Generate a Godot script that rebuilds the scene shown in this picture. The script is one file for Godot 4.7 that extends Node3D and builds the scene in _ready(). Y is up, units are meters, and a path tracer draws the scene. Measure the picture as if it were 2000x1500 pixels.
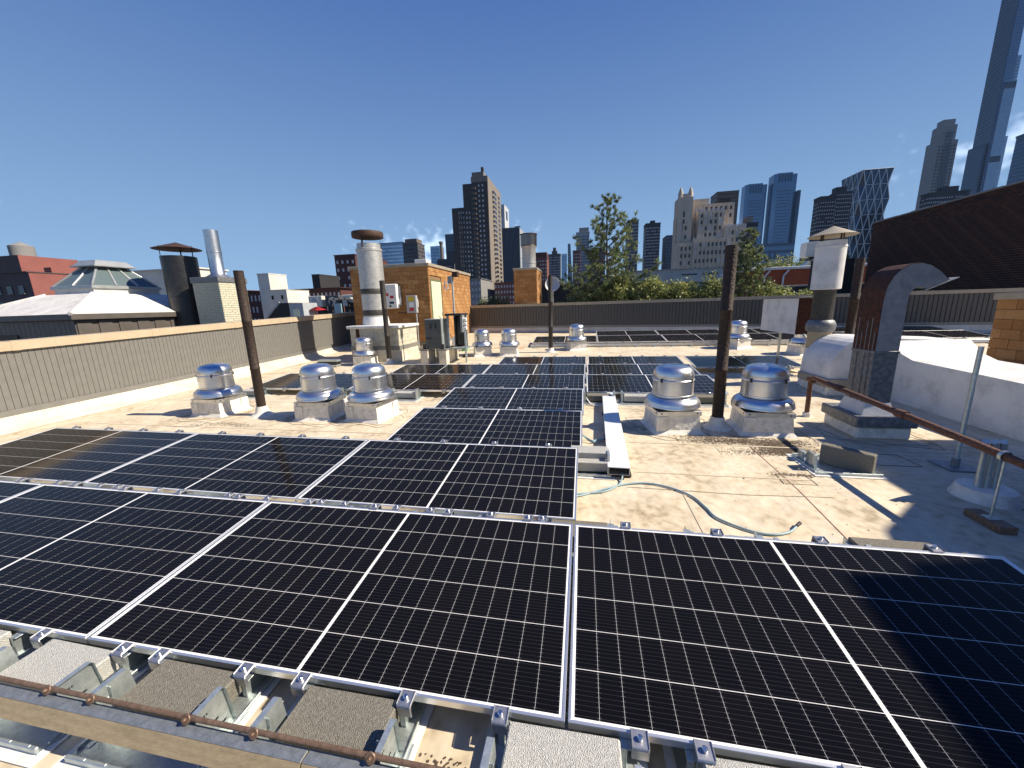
extends Node3D

# ---------------------------------------------------------------- mesh builder
class MB:
	var v := PackedVector3Array()
	var n := PackedVector3Array()
	var uv := PackedVector2Array()
	var col := PackedColorArray()
	var ix := PackedInt32Array()
	var tint := Color(0, 0, 0, -1)
	func vert(p: Vector3, nn: Vector3, t := Vector2.ZERO) -> int:
		v.push_back(p); n.push_back(nn); uv.push_back(t)
		if tint.a >= 0.0:
			col.push_back(tint)
		return v.size() - 1
	# a, b, c, d run counter-clockwise seen from outside
	func quad(a: Vector3, b: Vector3, c: Vector3, d: Vector3) -> void:
		var nn := (c - a).cross(d - b).normalized()
		var w := (b - a).length()
		var h := (d - a).length()
		var i := vert(a, nn, Vector2(0, h))
		vert(b, nn, Vector2(w, h)); vert(c, nn, Vector2(w, 0)); vert(d, nn, Vector2(0, 0))
		ix.append_array(PackedInt32Array([i, i + 2, i + 1, i, i + 3, i + 2]))
	func tri(a: Vector3, b: Vector3, c: Vector3) -> void:
		var nn := (b - a).cross(c - a).normalized()
		var i := vert(a, nn, Vector2(0, 0))
		vert(b, nn, Vector2(1, 0)); vert(c, nn, Vector2(0, 1))
		ix.append_array(PackedInt32Array([i, i + 2, i + 1]))
	# eight corners: 0-3 bottom, 4-7 top, each counter-clockwise seen from above
	func hexa(p: Array) -> void:
		quad(p[4], p[5], p[6], p[7])
		quad(p[3], p[2], p[1], p[0])
		for k in 4:
			var m := (k + 1) % 4
			quad(p[k], p[m], p[m + 4], p[k + 4])
	func box(lo: Vector3, hi: Vector3, x := Transform3D.IDENTITY) -> void:
		var p := []
		for y in [lo.y, hi.y]:
			p.append(x * Vector3(lo.x, y, hi.z)); p.append(x * Vector3(hi.x, y, hi.z))
			p.append(x * Vector3(hi.x, y, lo.z)); p.append(x * Vector3(lo.x, y, lo.z))
		hexa(p)
	func cbox(lo: Vector3, hi: Vector3, ch: float, x := Transform3D.IDENTITY) -> void:
		var c := minf(ch, 0.45 * minf(hi.x - lo.x, minf(hi.y - lo.y, hi.z - lo.z)))
		var ce := (lo + hi) * 0.5
		var h := (hi - lo) * 0.5
		var pt := func(sx: int, sy: int, sz: int, ax: int) -> Vector3:
			var e := h - Vector3(c, c, c)
			e[ax] = h[ax]
			return x * (ce + Vector3(sx * e.x, sy * e.y, sz * e.z))
		var out := func(a: Vector3, b: Vector3, cc: Vector3, d: Vector3) -> void:
			var m := (a + b + cc + d) * 0.25 - x * ce
			if (cc - a).cross(d - b).dot(m) < 0.0:
				quad(d, cc, b, a)
			else:
				quad(a, b, cc, d)
		for s in [-1, 1]:
			out.call(pt.call(s, -1, -1, 0), pt.call(s, 1, -1, 0), pt.call(s, 1, 1, 0), pt.call(s, -1, 1, 0))
			out.call(pt.call(-1, s, -1, 1), pt.call(1, s, -1, 1), pt.call(1, s, 1, 1), pt.call(-1, s, 1, 1))
			out.call(pt.call(-1, -1, s, 2), pt.call(1, -1, s, 2), pt.call(1, 1, s, 2), pt.call(-1, 1, s, 2))
		for s in [-1, 1]:
			for t in [-1, 1]:
				out.call(pt.call(s, t, -1, 0), pt.call(s, t, 1, 0), pt.call(s, t, 1, 1), pt.call(s, t, -1, 1))
				out.call(pt.call(s, -1, t, 0), pt.call(s, 1, t, 0), pt.call(s, 1, t, 2), pt.call(s, -1, t, 2))
				out.call(pt.call(-1, s, t, 1), pt.call(1, s, t, 1), pt.call(1, s, t, 2), pt.call(-1, s, t, 2))
				for w in [-1, 1]:
					var a: Vector3 = pt.call(s, t, w, 0)
					var b: Vector3 = pt.call(s, t, w, 1)
					var d: Vector3 = pt.call(s, t, w, 2)
					if (b - a).cross(d - a).dot((a + b + d) / 3.0 - x * ce) < 0.0:
						tri(a, d, b)
					else:
						tri(a, b, d)
	func tube(pts: Array, radii: Array, segs := 10, caps := true) -> void:
		var k := pts.size()
		var up := Vector3.UP
		var rings := []
		var d0: Vector3 = (pts[1] - pts[0]).normalized()
		if absf(d0.dot(up)) > 0.95:
			up = Vector3.RIGHT
		var side := up.cross(d0).normalized()
		for i in k:
			var d: Vector3 = (pts[mini(i + 1, k - 1)] - pts[maxi(i - 1, 0)]).normalized()
			side = (side - d * side.dot(d)).normalized()
			var o := d.cross(side)
			var r: float = radii[mini(i, radii.size() - 1)]
			var first := -1
			for s in segs + 1:
				var a := TAU * s / segs
				var nn := side * cos(a) + o * sin(a)
				var id := vert(pts[i] + nn * r, nn, Vector2(float(s) / segs, float(i)))
				if s == 0:
					first = id
			rings.append(first)
		for i in k - 1:
			for s in segs:
				var a: int = rings[i] + s
				var b: int = rings[i + 1] + s
				ix.append_array(PackedInt32Array([a, b, a + 1, a + 1, b, b + 1]))
		if caps:
			for e in [0, k - 1]:
				var d: Vector3 = (pts[0] - pts[1]).normalized() if e == 0 else (pts[k - 1] - pts[k - 2]).normalized()
				var c := vert(pts[e], d)
				var f := v.size()
				for s in segs + 1:
					vert(v[rings[e] + s], d)
				for s in segs:
					if e == 0:
						ix.append_array(PackedInt32Array([c, f + s, f + s + 1]))
					else:
						ix.append_array(PackedInt32Array([c, f + s + 1, f + s]))
	# profile: points (radius, height) going up the outside
	func lathe(prof: Array, segs := 28, x := Transform3D.IDENTITY) -> void:
		var k := prof.size()
		for i in k - 1:
			var a: Vector2 = prof[i]
			var b: Vector2 = prof[i + 1]
			if a.distance_to(b) < 1e-6:
				continue
			var d := (b - a).normalized()
			var nf := Vector2(d.y, -d.x)
			var na := nf
			var nb := nf
			if i > 0:
				var e: Vector2 = (a - prof[i - 1]).normalized()
				if e.dot(d) > 0.72:
					na = (nf + Vector2(e.y, -e.x)).normalized()
			if i < k - 2:
				var e2: Vector2 = (prof[i + 2] - b).normalized()
				if e2.dot(d) > 0.72:
					nb = (nf + Vector2(e2.y, -e2.x)).normalized()
			var f := v.size()
			for s in segs + 1:
				var t := TAU * s / segs
				var cs := Vector2(cos(t), -sin(t))
				vert(x * Vector3(a.x * cs.x, a.y, a.x * cs.y), x.basis * Vector3(na.x * cs.x, na.y, na.x * cs.y))
				vert(x * Vector3(b.x * cs.x, b.y, b.x * cs.y), x.basis * Vector3(nb.x * cs.x, nb.y, nb.x * cs.y))
			for s in segs:
				var q := f + s * 2
				ix.append_array(PackedInt32Array([q, q + 1, q + 2, q + 2, q + 1, q + 3]))
	# polygon in x, y, pushed out from z0 to z1
	func prism(poly: Array, z0: float, z1: float, x := Transform3D.IDENTITY) -> void:
		var pp := PackedVector2Array(poly)
		if Geometry2D.is_polygon_clockwise(pp):
			pp.reverse()
		var k := pp.size()
		for i in k:
			var a := pp[i]
			var b := pp[(i + 1) % k]
			quad(x * Vector3(a.x, a.y, z1), x * Vector3(a.x, a.y, z0), x * Vector3(b.x, b.y, z0), x * Vector3(b.x, b.y, z1))
		var t := Geometry2D.triangulate_polygon(pp)
		for i in range(0, t.size(), 3):
			var a := pp[t[i]]
			var b := pp[t[i + 1]]
			var c := pp[t[i + 2]]
			if (b - a).cross(c - a) < 0.0:
				var w := b
				b = c
				c = w
			tri(x * Vector3(a.x, a.y, z1), x * Vector3(b.x, b.y, z1), x * Vector3(c.x, c.y, z1))
			tri(x * Vector3(a.x, a.y, z0), x * Vector3(c.x, c.y, z0), x * Vector3(b.x, b.y, z0))
	func mesh() -> ArrayMesh:
		var arr := []
		arr.resize(Mesh.ARRAY_MAX)
		arr[Mesh.ARRAY_VERTEX] = v
		arr[Mesh.ARRAY_NORMAL] = n
		arr[Mesh.ARRAY_TEX_UV] = uv
		if col.size() == v.size() and col.size() > 0:
			arr[Mesh.ARRAY_COLOR] = col
		arr[Mesh.ARRAY_INDEX] = ix
		var m := ArrayMesh.new()
		m.add_surface_from_arrays(Mesh.PRIMITIVE_TRIANGLES, arr)
		return m

# ---------------------------------------------------------------- naming, tagging
var used := {}
func numbered(called: String, parent: Node) -> String:
	var k := str(parent.get_instance_id()) + called
	var c: int = used.get(k, 0)
	used[k] = c + 1
	return called if c == 0 else "%s_%03d" % [called, c]
func put(o: Node3D, called: String, parent: Node = null) -> Node3D:
	var p: Node = parent if parent else self
	o.name = numbered(called, p)
	p.add_child(o, true)
	return o
func obj(called: String, m, material: Material, parent: Node = null) -> MeshInstance3D:
	var o := MeshInstance3D.new()
	o.mesh = m.mesh() if m is MB else m
	o.material_override = material
	put(o, called, parent)
	return o
func tag(o: Node, label: String, category: String, group := "") -> Node:
	o.set_meta("label", label)
	o.set_meta("category", category)
	if group != "":
		o.set_meta("group", group)
	return o
func thing(called: String, label: String, category: String, at := Vector3.ZERO, turn := 0.0, group := "") -> Node3D:
	var o := Node3D.new()
	put(o, called)
	o.position = at
	o.rotation.y = turn
	tag(o, label, category, group)
	return o
func structure(called: String, m, material: Material) -> MeshInstance3D:
	var o := obj(called, m, material)
	o.set_meta("kind", "structure")
	return o
func stuff(o: Node) -> Node:
	o.set_meta("kind", "stuff")
	return o
func bx(lo: Vector3, hi: Vector3, ch := 0.0) -> MB:
	var m := MB.new()
	if ch > 0.0:
		m.cbox(lo, hi, ch)
	else:
		m.box(lo, hi)
	return m
func at(x: float, y: float, depth: float) -> Vector3:
	return Vector3(x, y, -depth)
# box from plan numbers: x0..x1, depth d0..d1 (d grows away from the camera), y0..y1
func pb(x0: float, x1: float, d0: float, d1: float, y0: float, y1: float, ch := 0.0) -> MB:
	return bx(Vector3(minf(x0, x1), y0, -maxf(d0, d1)), Vector3(maxf(x0, x1), y1, -minf(d0, d1)), ch)
func tb(pts: Array, r, segs := 10) -> MB:
	var m := MB.new()
	m.tube(pts, r if r is Array else [r], segs)
	return m
func spline(pts: Array, per := 8) -> Array:
	var out := []
	for i in pts.size() - 1:
		var p0: Vector3 = pts[maxi(i - 1, 0)]
		var p1: Vector3 = pts[i]
		var p2: Vector3 = pts[i + 1]
		var p3: Vector3 = pts[mini(i + 2, pts.size() - 1)]
		for k in per:
			out.append(p1.cubic_interpolate(p2, p0, p3, float(k) / per))
	out.append(pts[pts.size() - 1])
	return out

# ---------------------------------------------------------------- materials
var M := {}
func lin(r: float, g: float, b: float) -> Color:
	return Color(r, g, b).linear_to_srgb()
func noise_bytes(sd: int, freq: float, size: int, oct := 4) -> PackedByteArray:
	var f := FastNoiseLite.new()
	f.seed = sd
	f.noise_type = FastNoiseLite.TYPE_SIMPLEX_SMOOTH
	f.frequency = freq
	f.fractal_octaves = oct
	var im := f.get_seamless_image(size, size)
	im.convert(Image.FORMAT_L8)
	return im.get_data()
func ramp(stops: Array, t: float) -> Color:
	var c: Color = stops[0][1]
	for i in stops.size() - 1:
		if t >= stops[i][0]:
			var f := clampf((t - stops[i][0]) / (stops[i + 1][0] - stops[i][0]), 0.0, 1.0)
			c = (stops[i][1] as Color).lerp(stops[i + 1][1], f)
	return c
# two noises, coarse and fine, through a colour ramp (linear colours given, stored as sRGB)
func noise_tex(sd: int, freq: float, stops: Array, size := 512, fine := 0.35, ffreq := 0.12, stretch := Vector2.ONE) -> ImageTexture:
	var a := noise_bytes(sd, freq, size)
	var b := noise_bytes(sd + 7, ffreq, size, 3)
	var lut := PackedByteArray()
	for i in 256:
		var c := ramp(stops, i / 255.0).linear_to_srgb()
		lut.append_array(PackedByteArray([int(c.r * 255), int(c.g * 255), int(c.b * 255)]))
	var out := PackedByteArray()
	out.resize(size * size * 3)
	var wa := 1.0 - fine
	var sx := int(stretch.x)
	var sy := int(stretch.y)
	for y in size:
		for x in size:
			var p := ((y * sy) % size) * size + (x * sx) % size
			var t := int(a[p] * wa + b[p] * fine) * 3
			var o := (y * size + x) * 3
			out[o] = lut[t]; out[o + 1] = lut[t + 1]; out[o + 2] = lut[t + 2]
	return ImageTexture.create_from_image(Image.create_from_data(size, size, false, Image.FORMAT_RGB8, out))
func normal_tex(sd: int, freq: float, strength: float, size := 512, oct := 5) -> ImageTexture:
	var im := Image.create_from_data(size, size, false, Image.FORMAT_L8, noise_bytes(sd, freq, size, oct))
	im.convert(Image.FORMAT_RGBA8)
	im.bump_map_to_normal_map(strength)
	return ImageTexture.create_from_image(im)
func mat(key: String, color, rough := 0.7, metal := 0.0, tile := 0.0, normal: Texture2D = null, nscale := 1.0, world := false) -> StandardMaterial3D:
	var m := StandardMaterial3D.new()
	m.resource_name = key
	if color is Color:
		m.albedo_color = color
	else:
		m.albedo_texture = color
	m.roughness = rough
	m.metallic = metal
	if tile > 0.0:
		m.uv1_triplanar = true
		m.uv1_world_triplanar = world
		m.uv1_scale = Vector3.ONE / tile
	if normal:
		m.normal_enabled = true
		m.normal_texture = normal
		m.normal_scale = nscale
	M[key] = m
	return m
func two(a: Color, b: Color) -> Array:
	return [[0.2, a], [0.8, b]]

func make_materials() -> void:
	var bump := normal_tex(3, 0.02, 6.0)
	var grit := normal_tex(5, 0.2, 9.0, 512, 3)
	var rough_n := normal_tex(9, 0.06, 10.0)
	mat("roof", noise_tex(11, 0.006, [[0.18, Color(.33, .265, .17)], [0.36, Color(.50, .42, .295)], [0.5, Color(.565, .485, .355)], [0.65, Color(.60, .525, .395)], [0.85, Color(.66, .595, .47)]], 1024, 0.5, 0.04), 0.75, 0.0, 5.2, bump, 0.35, true)
	mat("roof_white", noise_tex(12, 0.008, [[0.2, Color(.46, .41, .32)], [0.5, Color(.58, .53, .43)], [0.8, Color(.64, .60, .51)]], 512, 0.3, 0.05), 0.7, 0.0, 2.6, bump, 0.5, true)
	mat("curb", noise_tex(13, 0.012, [[0.1, Color(.40, .38, .33)], [0.45, Color(.68, .65, .58)], [0.8, Color(.80, .77, .70)]], 512, 0.35, 0.06), 0.55, 0.0, 0.9, bump, 0.6, true)
	mat("white_coat", noise_tex(14, 0.008, [[0.1, Color(.46, .46, .445)], [0.5, Color(.66, .66, .65)], [0.9, Color(.72, .715, .70)]], 512, 0.25, 0.06), 0.6, 0.0, 1.8, bump, 0.10, true)
	mat("plaster", noise_tex(15, 0.014, [[0.1, Color(.28, .26, .20)], [0.45, Color(.50, .47, .37)], [0.85, Color(.60, .57, .46)]], 512, 0.4, 0.08), 0.85, 0.0, 1.2, rough_n, 0.5, true)
	mat("aluminium", noise_tex(16, 0.01, two(Color(.62, .63, .65), Color(.80, .81, .82)), 256, 0.3, 0.08), 0.33, 1.0, 0.6, bump, 0.06)
	mat("aluminium_dull", noise_tex(17, 0.015, two(Color(.48, .49, .50), Color(.66, .67, .68)), 256, 0.4, 0.1), 0.38, 1.0, 0.5, bump, 0.15)
	mat("galvanised", noise_tex(18, 0.03, two(Color(.40, .45, .45), Color(.60, .65, .65)), 256, 0.5, 0.15), 0.42, 0.75, 0.35, grit, 0.1)
	mat("zinc_dark", noise_tex(19, 0.03, two(Color(.16, .18, .20), Color(.30, .33, .36)), 256, 0.5, 0.2), 0.45, 0.5, 0.4, grit, 0.1)
	mat("frame", lin(.78, .79, .80), 0.35, 0.85)
	mat("backsheet", lin(.80, .80, .79), 0.12)
	mat("clamp", noise_tex(20, 0.03, two(Color(.30, .31, .34), Color(.44, .45, .48)), 128), 0.4, 0.8, 0.2)
	mat("bolt", lin(.75, .75, .76), 0.25, 1.0)
	mat("concrete_light", noise_tex(21, 0.05, [[0.15, Color(.30, .30, .28)], [0.4, Color(.49, .49, .46)], [0.8, Color(.60, .60, .57)]], 512, 0.65, 0.3), 0.95, 0.0, 0.5, grit, 1.0)
	mat("concrete_dark", noise_tex(22, 0.05, [[0.15, Color(.11, .10, .08)], [0.45, Color(.205, .19, .155)], [0.72, Color(.28, .265, .225)], [0.86, Color(.55, .53, .48)]], 512, 0.65, 0.3), 0.9, 0.0, 0.5, grit, 1.0)
	mat("brown_rod", noise_tex(23, 0.04, two(Color(.12, .07, .045), Color(.24, .16, .11)), 256), 0.5, 0.3, 0.3)
	mat("wood", noise_tex(24, 0.02, two(Color(.30, .235, .14), Color(.50, .41, .26)), 256, 0.5, 0.1, Vector2(1, 6)), 0.6, 0.1, 0.9)
	mat("rust_pipe", noise_tex(25, 0.03, [[0.2, Color(.012, .009, .007)], [0.5, Color(.028, .018, .013)], [0.68, Color(.055, .030, .020)], [0.82, Color(.17, .065, .032)]], 512, 0.35, 0.12), 0.7, 0.15, 0.9, rough_n, 0.5, true)
	mat("dark_pipe", noise_tex(26, 0.03, [[0.2, Color(.010, .009, .009)], [0.6, Color(.028, .022, .018)], [0.85, Color(.075, .05, .035)]], 512, 0.3, 0.12), 0.65, 0.15, 0.9, rough_n, 0.5, true)
	mat("rust", noise_tex(27, 0.02, [[0.15, Color(.014, .006, .004)], [0.5, Color(.048, .014, .006)], [0.85, Color(.13, .035, .011)]], 512, 0.4, 0.1), 0.8, 0.1, 0.8, rough_n, 0.5, true)
	mat("conduit_rust", noise_tex(28, 0.03, [[0.15, Color(.04, .018, .012)], [0.5, Color(.12, .05, .03)], [0.72, Color(.20, .10, .06)], [0.85, Color(.42, .33, .26)]], 512, 0.4, 0.15), 0.75, 0.15, 0.5, rough_n, 0.6, true)
	mat("duct_grey", noise_tex(29, 0.015, two(Color(.23, .24, .255), Color(.34, .35, .365)), 512, 0.35, 0.1), 0.55, 0.35, 1.0, bump, 0.4, true)
	mat("duct_dark", noise_tex(30, 0.02, [[0.2, Color(.10, .11, .12)], [0.6, Color(.19, .20, .21)], [0.85, Color(.30, .29, .27)]], 512, 0.35, 0.1), 0.5, 0.35, 0.8, bump, 0.4, true)
	mat("steel_stack", noise_tex(31, 0.015, two(Color(.36, .36, .35), Color(.52, .52, .50)), 512, 0.35, 0.1), 0.45, 0.55, 1.1, bump, 0.3, true)
	mat("tar", noise_tex(32, 0.03, two(Color(.012, .012, .012), Color(.05, .048, .042)), 256), 0.5, 0.0, 0.5, rough_n, 0.8, true)
	mat("cap_rust", noise_tex(33, 0.03, two(Color(.035, .018, .012), Color(.09, .045, .03)), 256), 0.7, 0.2, 0.6, rough_n, 0.4)
	mat("black_stack", noise_tex(34, 0.02, two(Color(.010, .010, .011), Color(.028, .028, .030)), 256), 0.4, 0.0, 1.0, bump, 0.3)
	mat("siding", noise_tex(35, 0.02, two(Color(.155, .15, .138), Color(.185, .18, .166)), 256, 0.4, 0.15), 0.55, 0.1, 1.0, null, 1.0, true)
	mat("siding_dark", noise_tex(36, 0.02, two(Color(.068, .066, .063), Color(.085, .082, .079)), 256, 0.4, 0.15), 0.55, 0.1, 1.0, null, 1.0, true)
	mat("flashing", noise_tex(37, 0.02, two(Color(.175, .17, .155), Color(.21, .205, .19)), 256, 0.4, 0.15), 0.5, 0.15, 1.0, null, 1.0, true)
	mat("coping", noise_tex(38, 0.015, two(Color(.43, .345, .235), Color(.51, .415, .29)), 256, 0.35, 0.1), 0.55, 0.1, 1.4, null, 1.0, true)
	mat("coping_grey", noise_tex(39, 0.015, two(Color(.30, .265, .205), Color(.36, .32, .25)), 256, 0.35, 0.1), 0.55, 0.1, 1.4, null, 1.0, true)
	mat("mortar_orange", lin(.22, .125, .06), 0.95)
	for i in 5:
		var b: Color = [Color(.45, .23, .082), Color(.40, .195, .066), Color(.49, .265, .102), Color(.43, .215, .076), Color(.37, .175, .058)][i]
		mat("block%d" % i, noise_tex(40 + i, 0.03, [[0.15, b * 0.75], [0.5, b], [0.85, b * 1.12]], 256, 0.6, 0.2), 0.92, 0.0, 0.7, grit, 0.7, true)
	mat("mortar_brick", lin(.20, .165, .14), 0.95)
	for i in 5:
		var b: Color = [Color(.055, .026, .018), Color(.042, .021, .016), Color(.070, .034, .022), Color(.036, .020, .016), Color(.082, .032, .020)][i]
		mat("brick%d" % i, noise_tex(50 + i, 0.03, [[0.15, b * 0.7], [0.5, b], [0.85, b * 1.25]], 128, 0.6, 0.2), 0.92, 0.0, 0.7, null, 1.0, true)
	mat("cream_brick", noise_tex(56, 0.03, two(Color(.46, .44, .33), Color(.60, .58, .45)), 128, 0.5, 0.2), 0.85, 0.0, 0.7, null, 1.0, true)
	mat("cream_mortar", lin(.30, .285, .21), 0.95)
	mat("door_green", noise_tex(57, 0.02, two(Color(.50, .53, .37), Color(.63, .66, .50)), 256, 0.4, 0.1), 0.5, 0.0, 0.9, null, 1.0, true)
	mat("door_frame", lin(.12, .13, .07), 0.6)
	mat("cabinet_dark", noise_tex(58, 0.02, two(Color(.055, .065, .062), Color(.08, .09, .088)), 128), 0.45, 0.1, 1.0)
	mat("cabinet_grey", noise_tex(59, 0.02, two(Color(.20, .23, .235), Color(.27, .30, .305)), 128), 0.45, 0.1, 1.0)
	mat("black", lin(.012, .012, .013), 0.5)
	mat("black_gloss", lin(.010, .011, .013), 0.08)
	mat("white_box", lin(.72, .72, .71), 0.4)
	mat("grey_box", lin(.36, .37, .38), 0.45)
	mat("red_label", lin(.45, .02, .02), 0.5)
	mat("yellow_label", lin(.55, .40, .03), 0.5)
	mat("paper", lin(.68, .68, .66), 0.6)
	mat("green_bucket", lin(.07, .42, .04), 0.4)
	mat("red_plastic", lin(.40, .02, .03), 0.4)
	mat("orange_hose", lin(.55, .19, .04), 0.5)
	mat("cable_blue", lin(.25, .36, .40), 0.45)
	mat("cable_black", lin(.02, .02, .02), 0.5)
	mat("tray_white", noise_tex(60, 0.02, two(Color(.66, .68, .70), Color(.74, .76, .78)), 128), 0.4, 0.1, 1.0)
	mat("slip_sheet", noise_tex(61, 0.02, two(Color(.58, .58, .56), Color(.72, .72, .69)), 128), 0.7, 0.0, 0.7)
	mat("chalk", lin(.55, .24, .16), 0.9)
	mat("seam", noise_tex(62, 0.02, two(Color(.50, .42, .30), Color(.60, .52, .39)), 128), 0.75, 0.0, 0.8, bump, 0.5, true)
	mat("caulk", lin(.24, .20, .145), 0.8)
	mat("litter", lin(.075, .05, .03), 0.95)
	mat("skylight_glass", lin(.10, .135, .14), 0.08, 0.0)
	mat("skylight_frame", noise_tex(63, 0.02, two(Color(.34, .36, .36), Color(.46, .48, .48)), 128), 0.4, 0.5, 0.8)
	mat("roof_hip", noise_tex(64, 0.01, [[0.1, Color(.44, .43, .41)], [0.5, Color(.58, .57, .55)], [0.9, Color(.65, .64, .62)]], 512, 0.3, 0.06), 0.7, 0.0, 3.0, bump, 0.4, true)
	mat("fascia", noise_tex(65, 0.02, two(Color(.085, .074, .064), Color(.115, .10, .088)), 128), 0.5, 0.1, 1.0, null, 1.0, true)
	mat("ground", noise_tex(66, 0.01, two(Color(.05, .05, .05), Color(.09, .088, .085)), 256), 0.95, 0.0, 40.0, null, 1.0, true)
	mat("tar_roof", noise_tex(67, 0.01, two(Color(.10, .098, .095), Color(.20, .195, .19)), 256), 0.95, 0.0, 8.0, null, 1.0, true)
	mat("trunk", noise_tex(68, 0.05, two(Color(.06, .045, .035), Color(.14, .11, .085)), 128), 0.95, 0.0, 0.4)
	for i in 3:
		var c: Color = [Color(.13, .16, .055), Color(.23, .24, .07), Color(.07, .095, .045)][i]
		var f := mat("leaf%d" % i, c.linear_to_srgb(), 0.55)
		f.backlight_enabled = true
		f.backlight = c.linear_to_srgb()
	mat("chrome_cap", lin(.20, .17, .15), 0.3, 1.0)
	# the city
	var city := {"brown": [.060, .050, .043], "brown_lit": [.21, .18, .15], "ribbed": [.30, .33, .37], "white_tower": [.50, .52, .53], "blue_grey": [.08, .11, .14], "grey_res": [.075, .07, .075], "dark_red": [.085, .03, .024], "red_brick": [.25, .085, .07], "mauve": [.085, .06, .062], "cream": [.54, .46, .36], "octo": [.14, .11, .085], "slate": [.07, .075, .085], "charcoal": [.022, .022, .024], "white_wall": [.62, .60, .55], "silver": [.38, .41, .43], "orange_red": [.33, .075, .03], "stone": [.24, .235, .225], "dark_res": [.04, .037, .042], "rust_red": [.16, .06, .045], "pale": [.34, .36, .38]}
	var wear := noise_tex(99, 0.03, two(Color(.78, .78, .78), Color(1, 1, 1)), 128, 0.5, 0.2)
	for k in city:
		var c := Color(city[k][0], city[k][1], city[k][2])
		mat("c_" + k, wear, 0.85, 0.0, 14.0, null, 1.0, true).albedo_color = c.linear_to_srgb()
	mat("win_light", lin(.42, .43, .45), 0.25)
	mat("win_dark", lin(.018, .020, .024), 0.12)
	mat("win_blue", lin(.05, .075, .11), 0.08)
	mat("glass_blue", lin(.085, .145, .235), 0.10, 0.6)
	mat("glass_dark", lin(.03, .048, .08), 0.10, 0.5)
	mat("glass_pale", lin(.24, .32, .42), 0.12, 0.65)
	mat("mullion", lin(.20, .22, .25), 0.4, 0.5)
	mat("mullion_dark", lin(.05, .065, .085), 0.4, 0.3)
	mat("diagrid_steel", lin(.50, .52, .54), 0.35, 0.5)
	# one half-cut solar cell: dark blue-black with ten silver busbars and solder dots at their ends
	for i in 3:
		var im := Image.create(24, 160, false, Image.FORMAT_RGB8)
		var base: Color = [Color(.0055, .0055, .0068), Color(.0048, .005, .0066), Color(.0065, .0060, .0070)][i]
		im.fill(base.linear_to_srgb())
		for b in 10:
			im.fill_rect(Rect2i(0, 8 + b * 16, 24, 1), Color(.040, .040, .043).linear_to_srgb())
			im.fill_rect(Rect2i(0, 7 + b * 16, 2, 2), Color(.09, .09, .09).linear_to_srgb())
			im.fill_rect(Rect2i(22, 7 + b * 16, 2, 2), Color(.09, .09, .09).linear_to_srgb())
		var cm := mat("cell%d" % i, ImageTexture.create_from_image(im), 0.10)
		cm.metallic_specular = 0.2

# ---------------------------------------------------------------- the roof and what stands on it
var rng := RandomNumberGenerator.new()
func roof_y(d: float) -> float:
	return maxf(0.0, (d - 10.5) * 0.055)

# a wall face laid in running bond: bricks are parts of `parent`, the first `most` singly, the rest as one part
var bond_left := {}
var unit_brick: Mesh
func bond(parent: Node3D, called: String, origin: Vector3, along: Vector3, out: Vector3, w: float, h: float, bw: float, bh: float, joint: float, mats: Array, holes: Array = [], most := 300, proud := 0.012) -> void:
	var key := parent.get_instance_id()
	if not bond_left.has(key):
		bond_left[key] = most
	var rest := []
	var rows := int(floor(h / bh + 0.3))
	bh = h / rows
	var r := RandomNumberGenerator.new()
	r.seed = int(abs(origin.x * 100 + origin.z * 37)) + 5
	for row in range(rows - 1, -1, -1):
		var x := -bw * 0.5 if row % 2 == 1 else 0.0
		while x < w - 0.01:
			var a := maxf(x, 0.0)
			var b := minf(x + bw, w)
			x += bw
			if b - a < bw * 0.12:
				continue
			var skip := false
			for q in holes:
				if b > q[0] + 0.005 and a < q[1] - 0.005 and (row + 1) * bh > q[2] + 0.01 and row * bh < q[3] - 0.01:
					if a < q[0] - 0.04:
						b = q[0]
					elif b > q[1] + 0.04:
						a = q[1]
					else:
						skip = true
			if skip:
				continue
			var ce := origin + along * ((a + b) * 0.5) + Vector3.UP * ((row + 0.5) * bh) + out * (proud * 0.5 - 0.02 + r.randf_range(-0.002, 0.002))
			var ba := Basis(along * (b - a - joint), Vector3.UP * (bh - joint), out * (0.04 + proud))
			var mi := r.randi() % mats.size()
			if bond_left[key] > 0:
				bond_left[key] -= 1
				var o := MeshInstance3D.new()
				o.mesh = unit_brick
				o.material_override = M[mats[mi]]
				put(o, called, parent)
				o.transform = Transform3D(ba, ce)
			else:
				rest.append(Transform3D(ba, ce))
	if rest.size() > 0:
		var groups := 3
		for g in groups:
			var mm := MultiMesh.new()
			mm.transform_format = MultiMesh.TRANSFORM_3D
			mm.mesh = unit_brick
			var some := []
			for i in rest.size():
				if (i * 7 + i / 5) % groups == g:
					some.append(rest[i])
			if some.is_empty():
				continue
			mm.instance_count = some.size()
			for i in some.size():
				mm.set_instance_transform(i, some[i])
			var mi := MultiMeshInstance3D.new()
			mi.multimesh = mm
			mi.material_override = M[mats[g % mats.size()]]
			put(mi, called + "_work", parent)
			stuff(mi)

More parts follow.
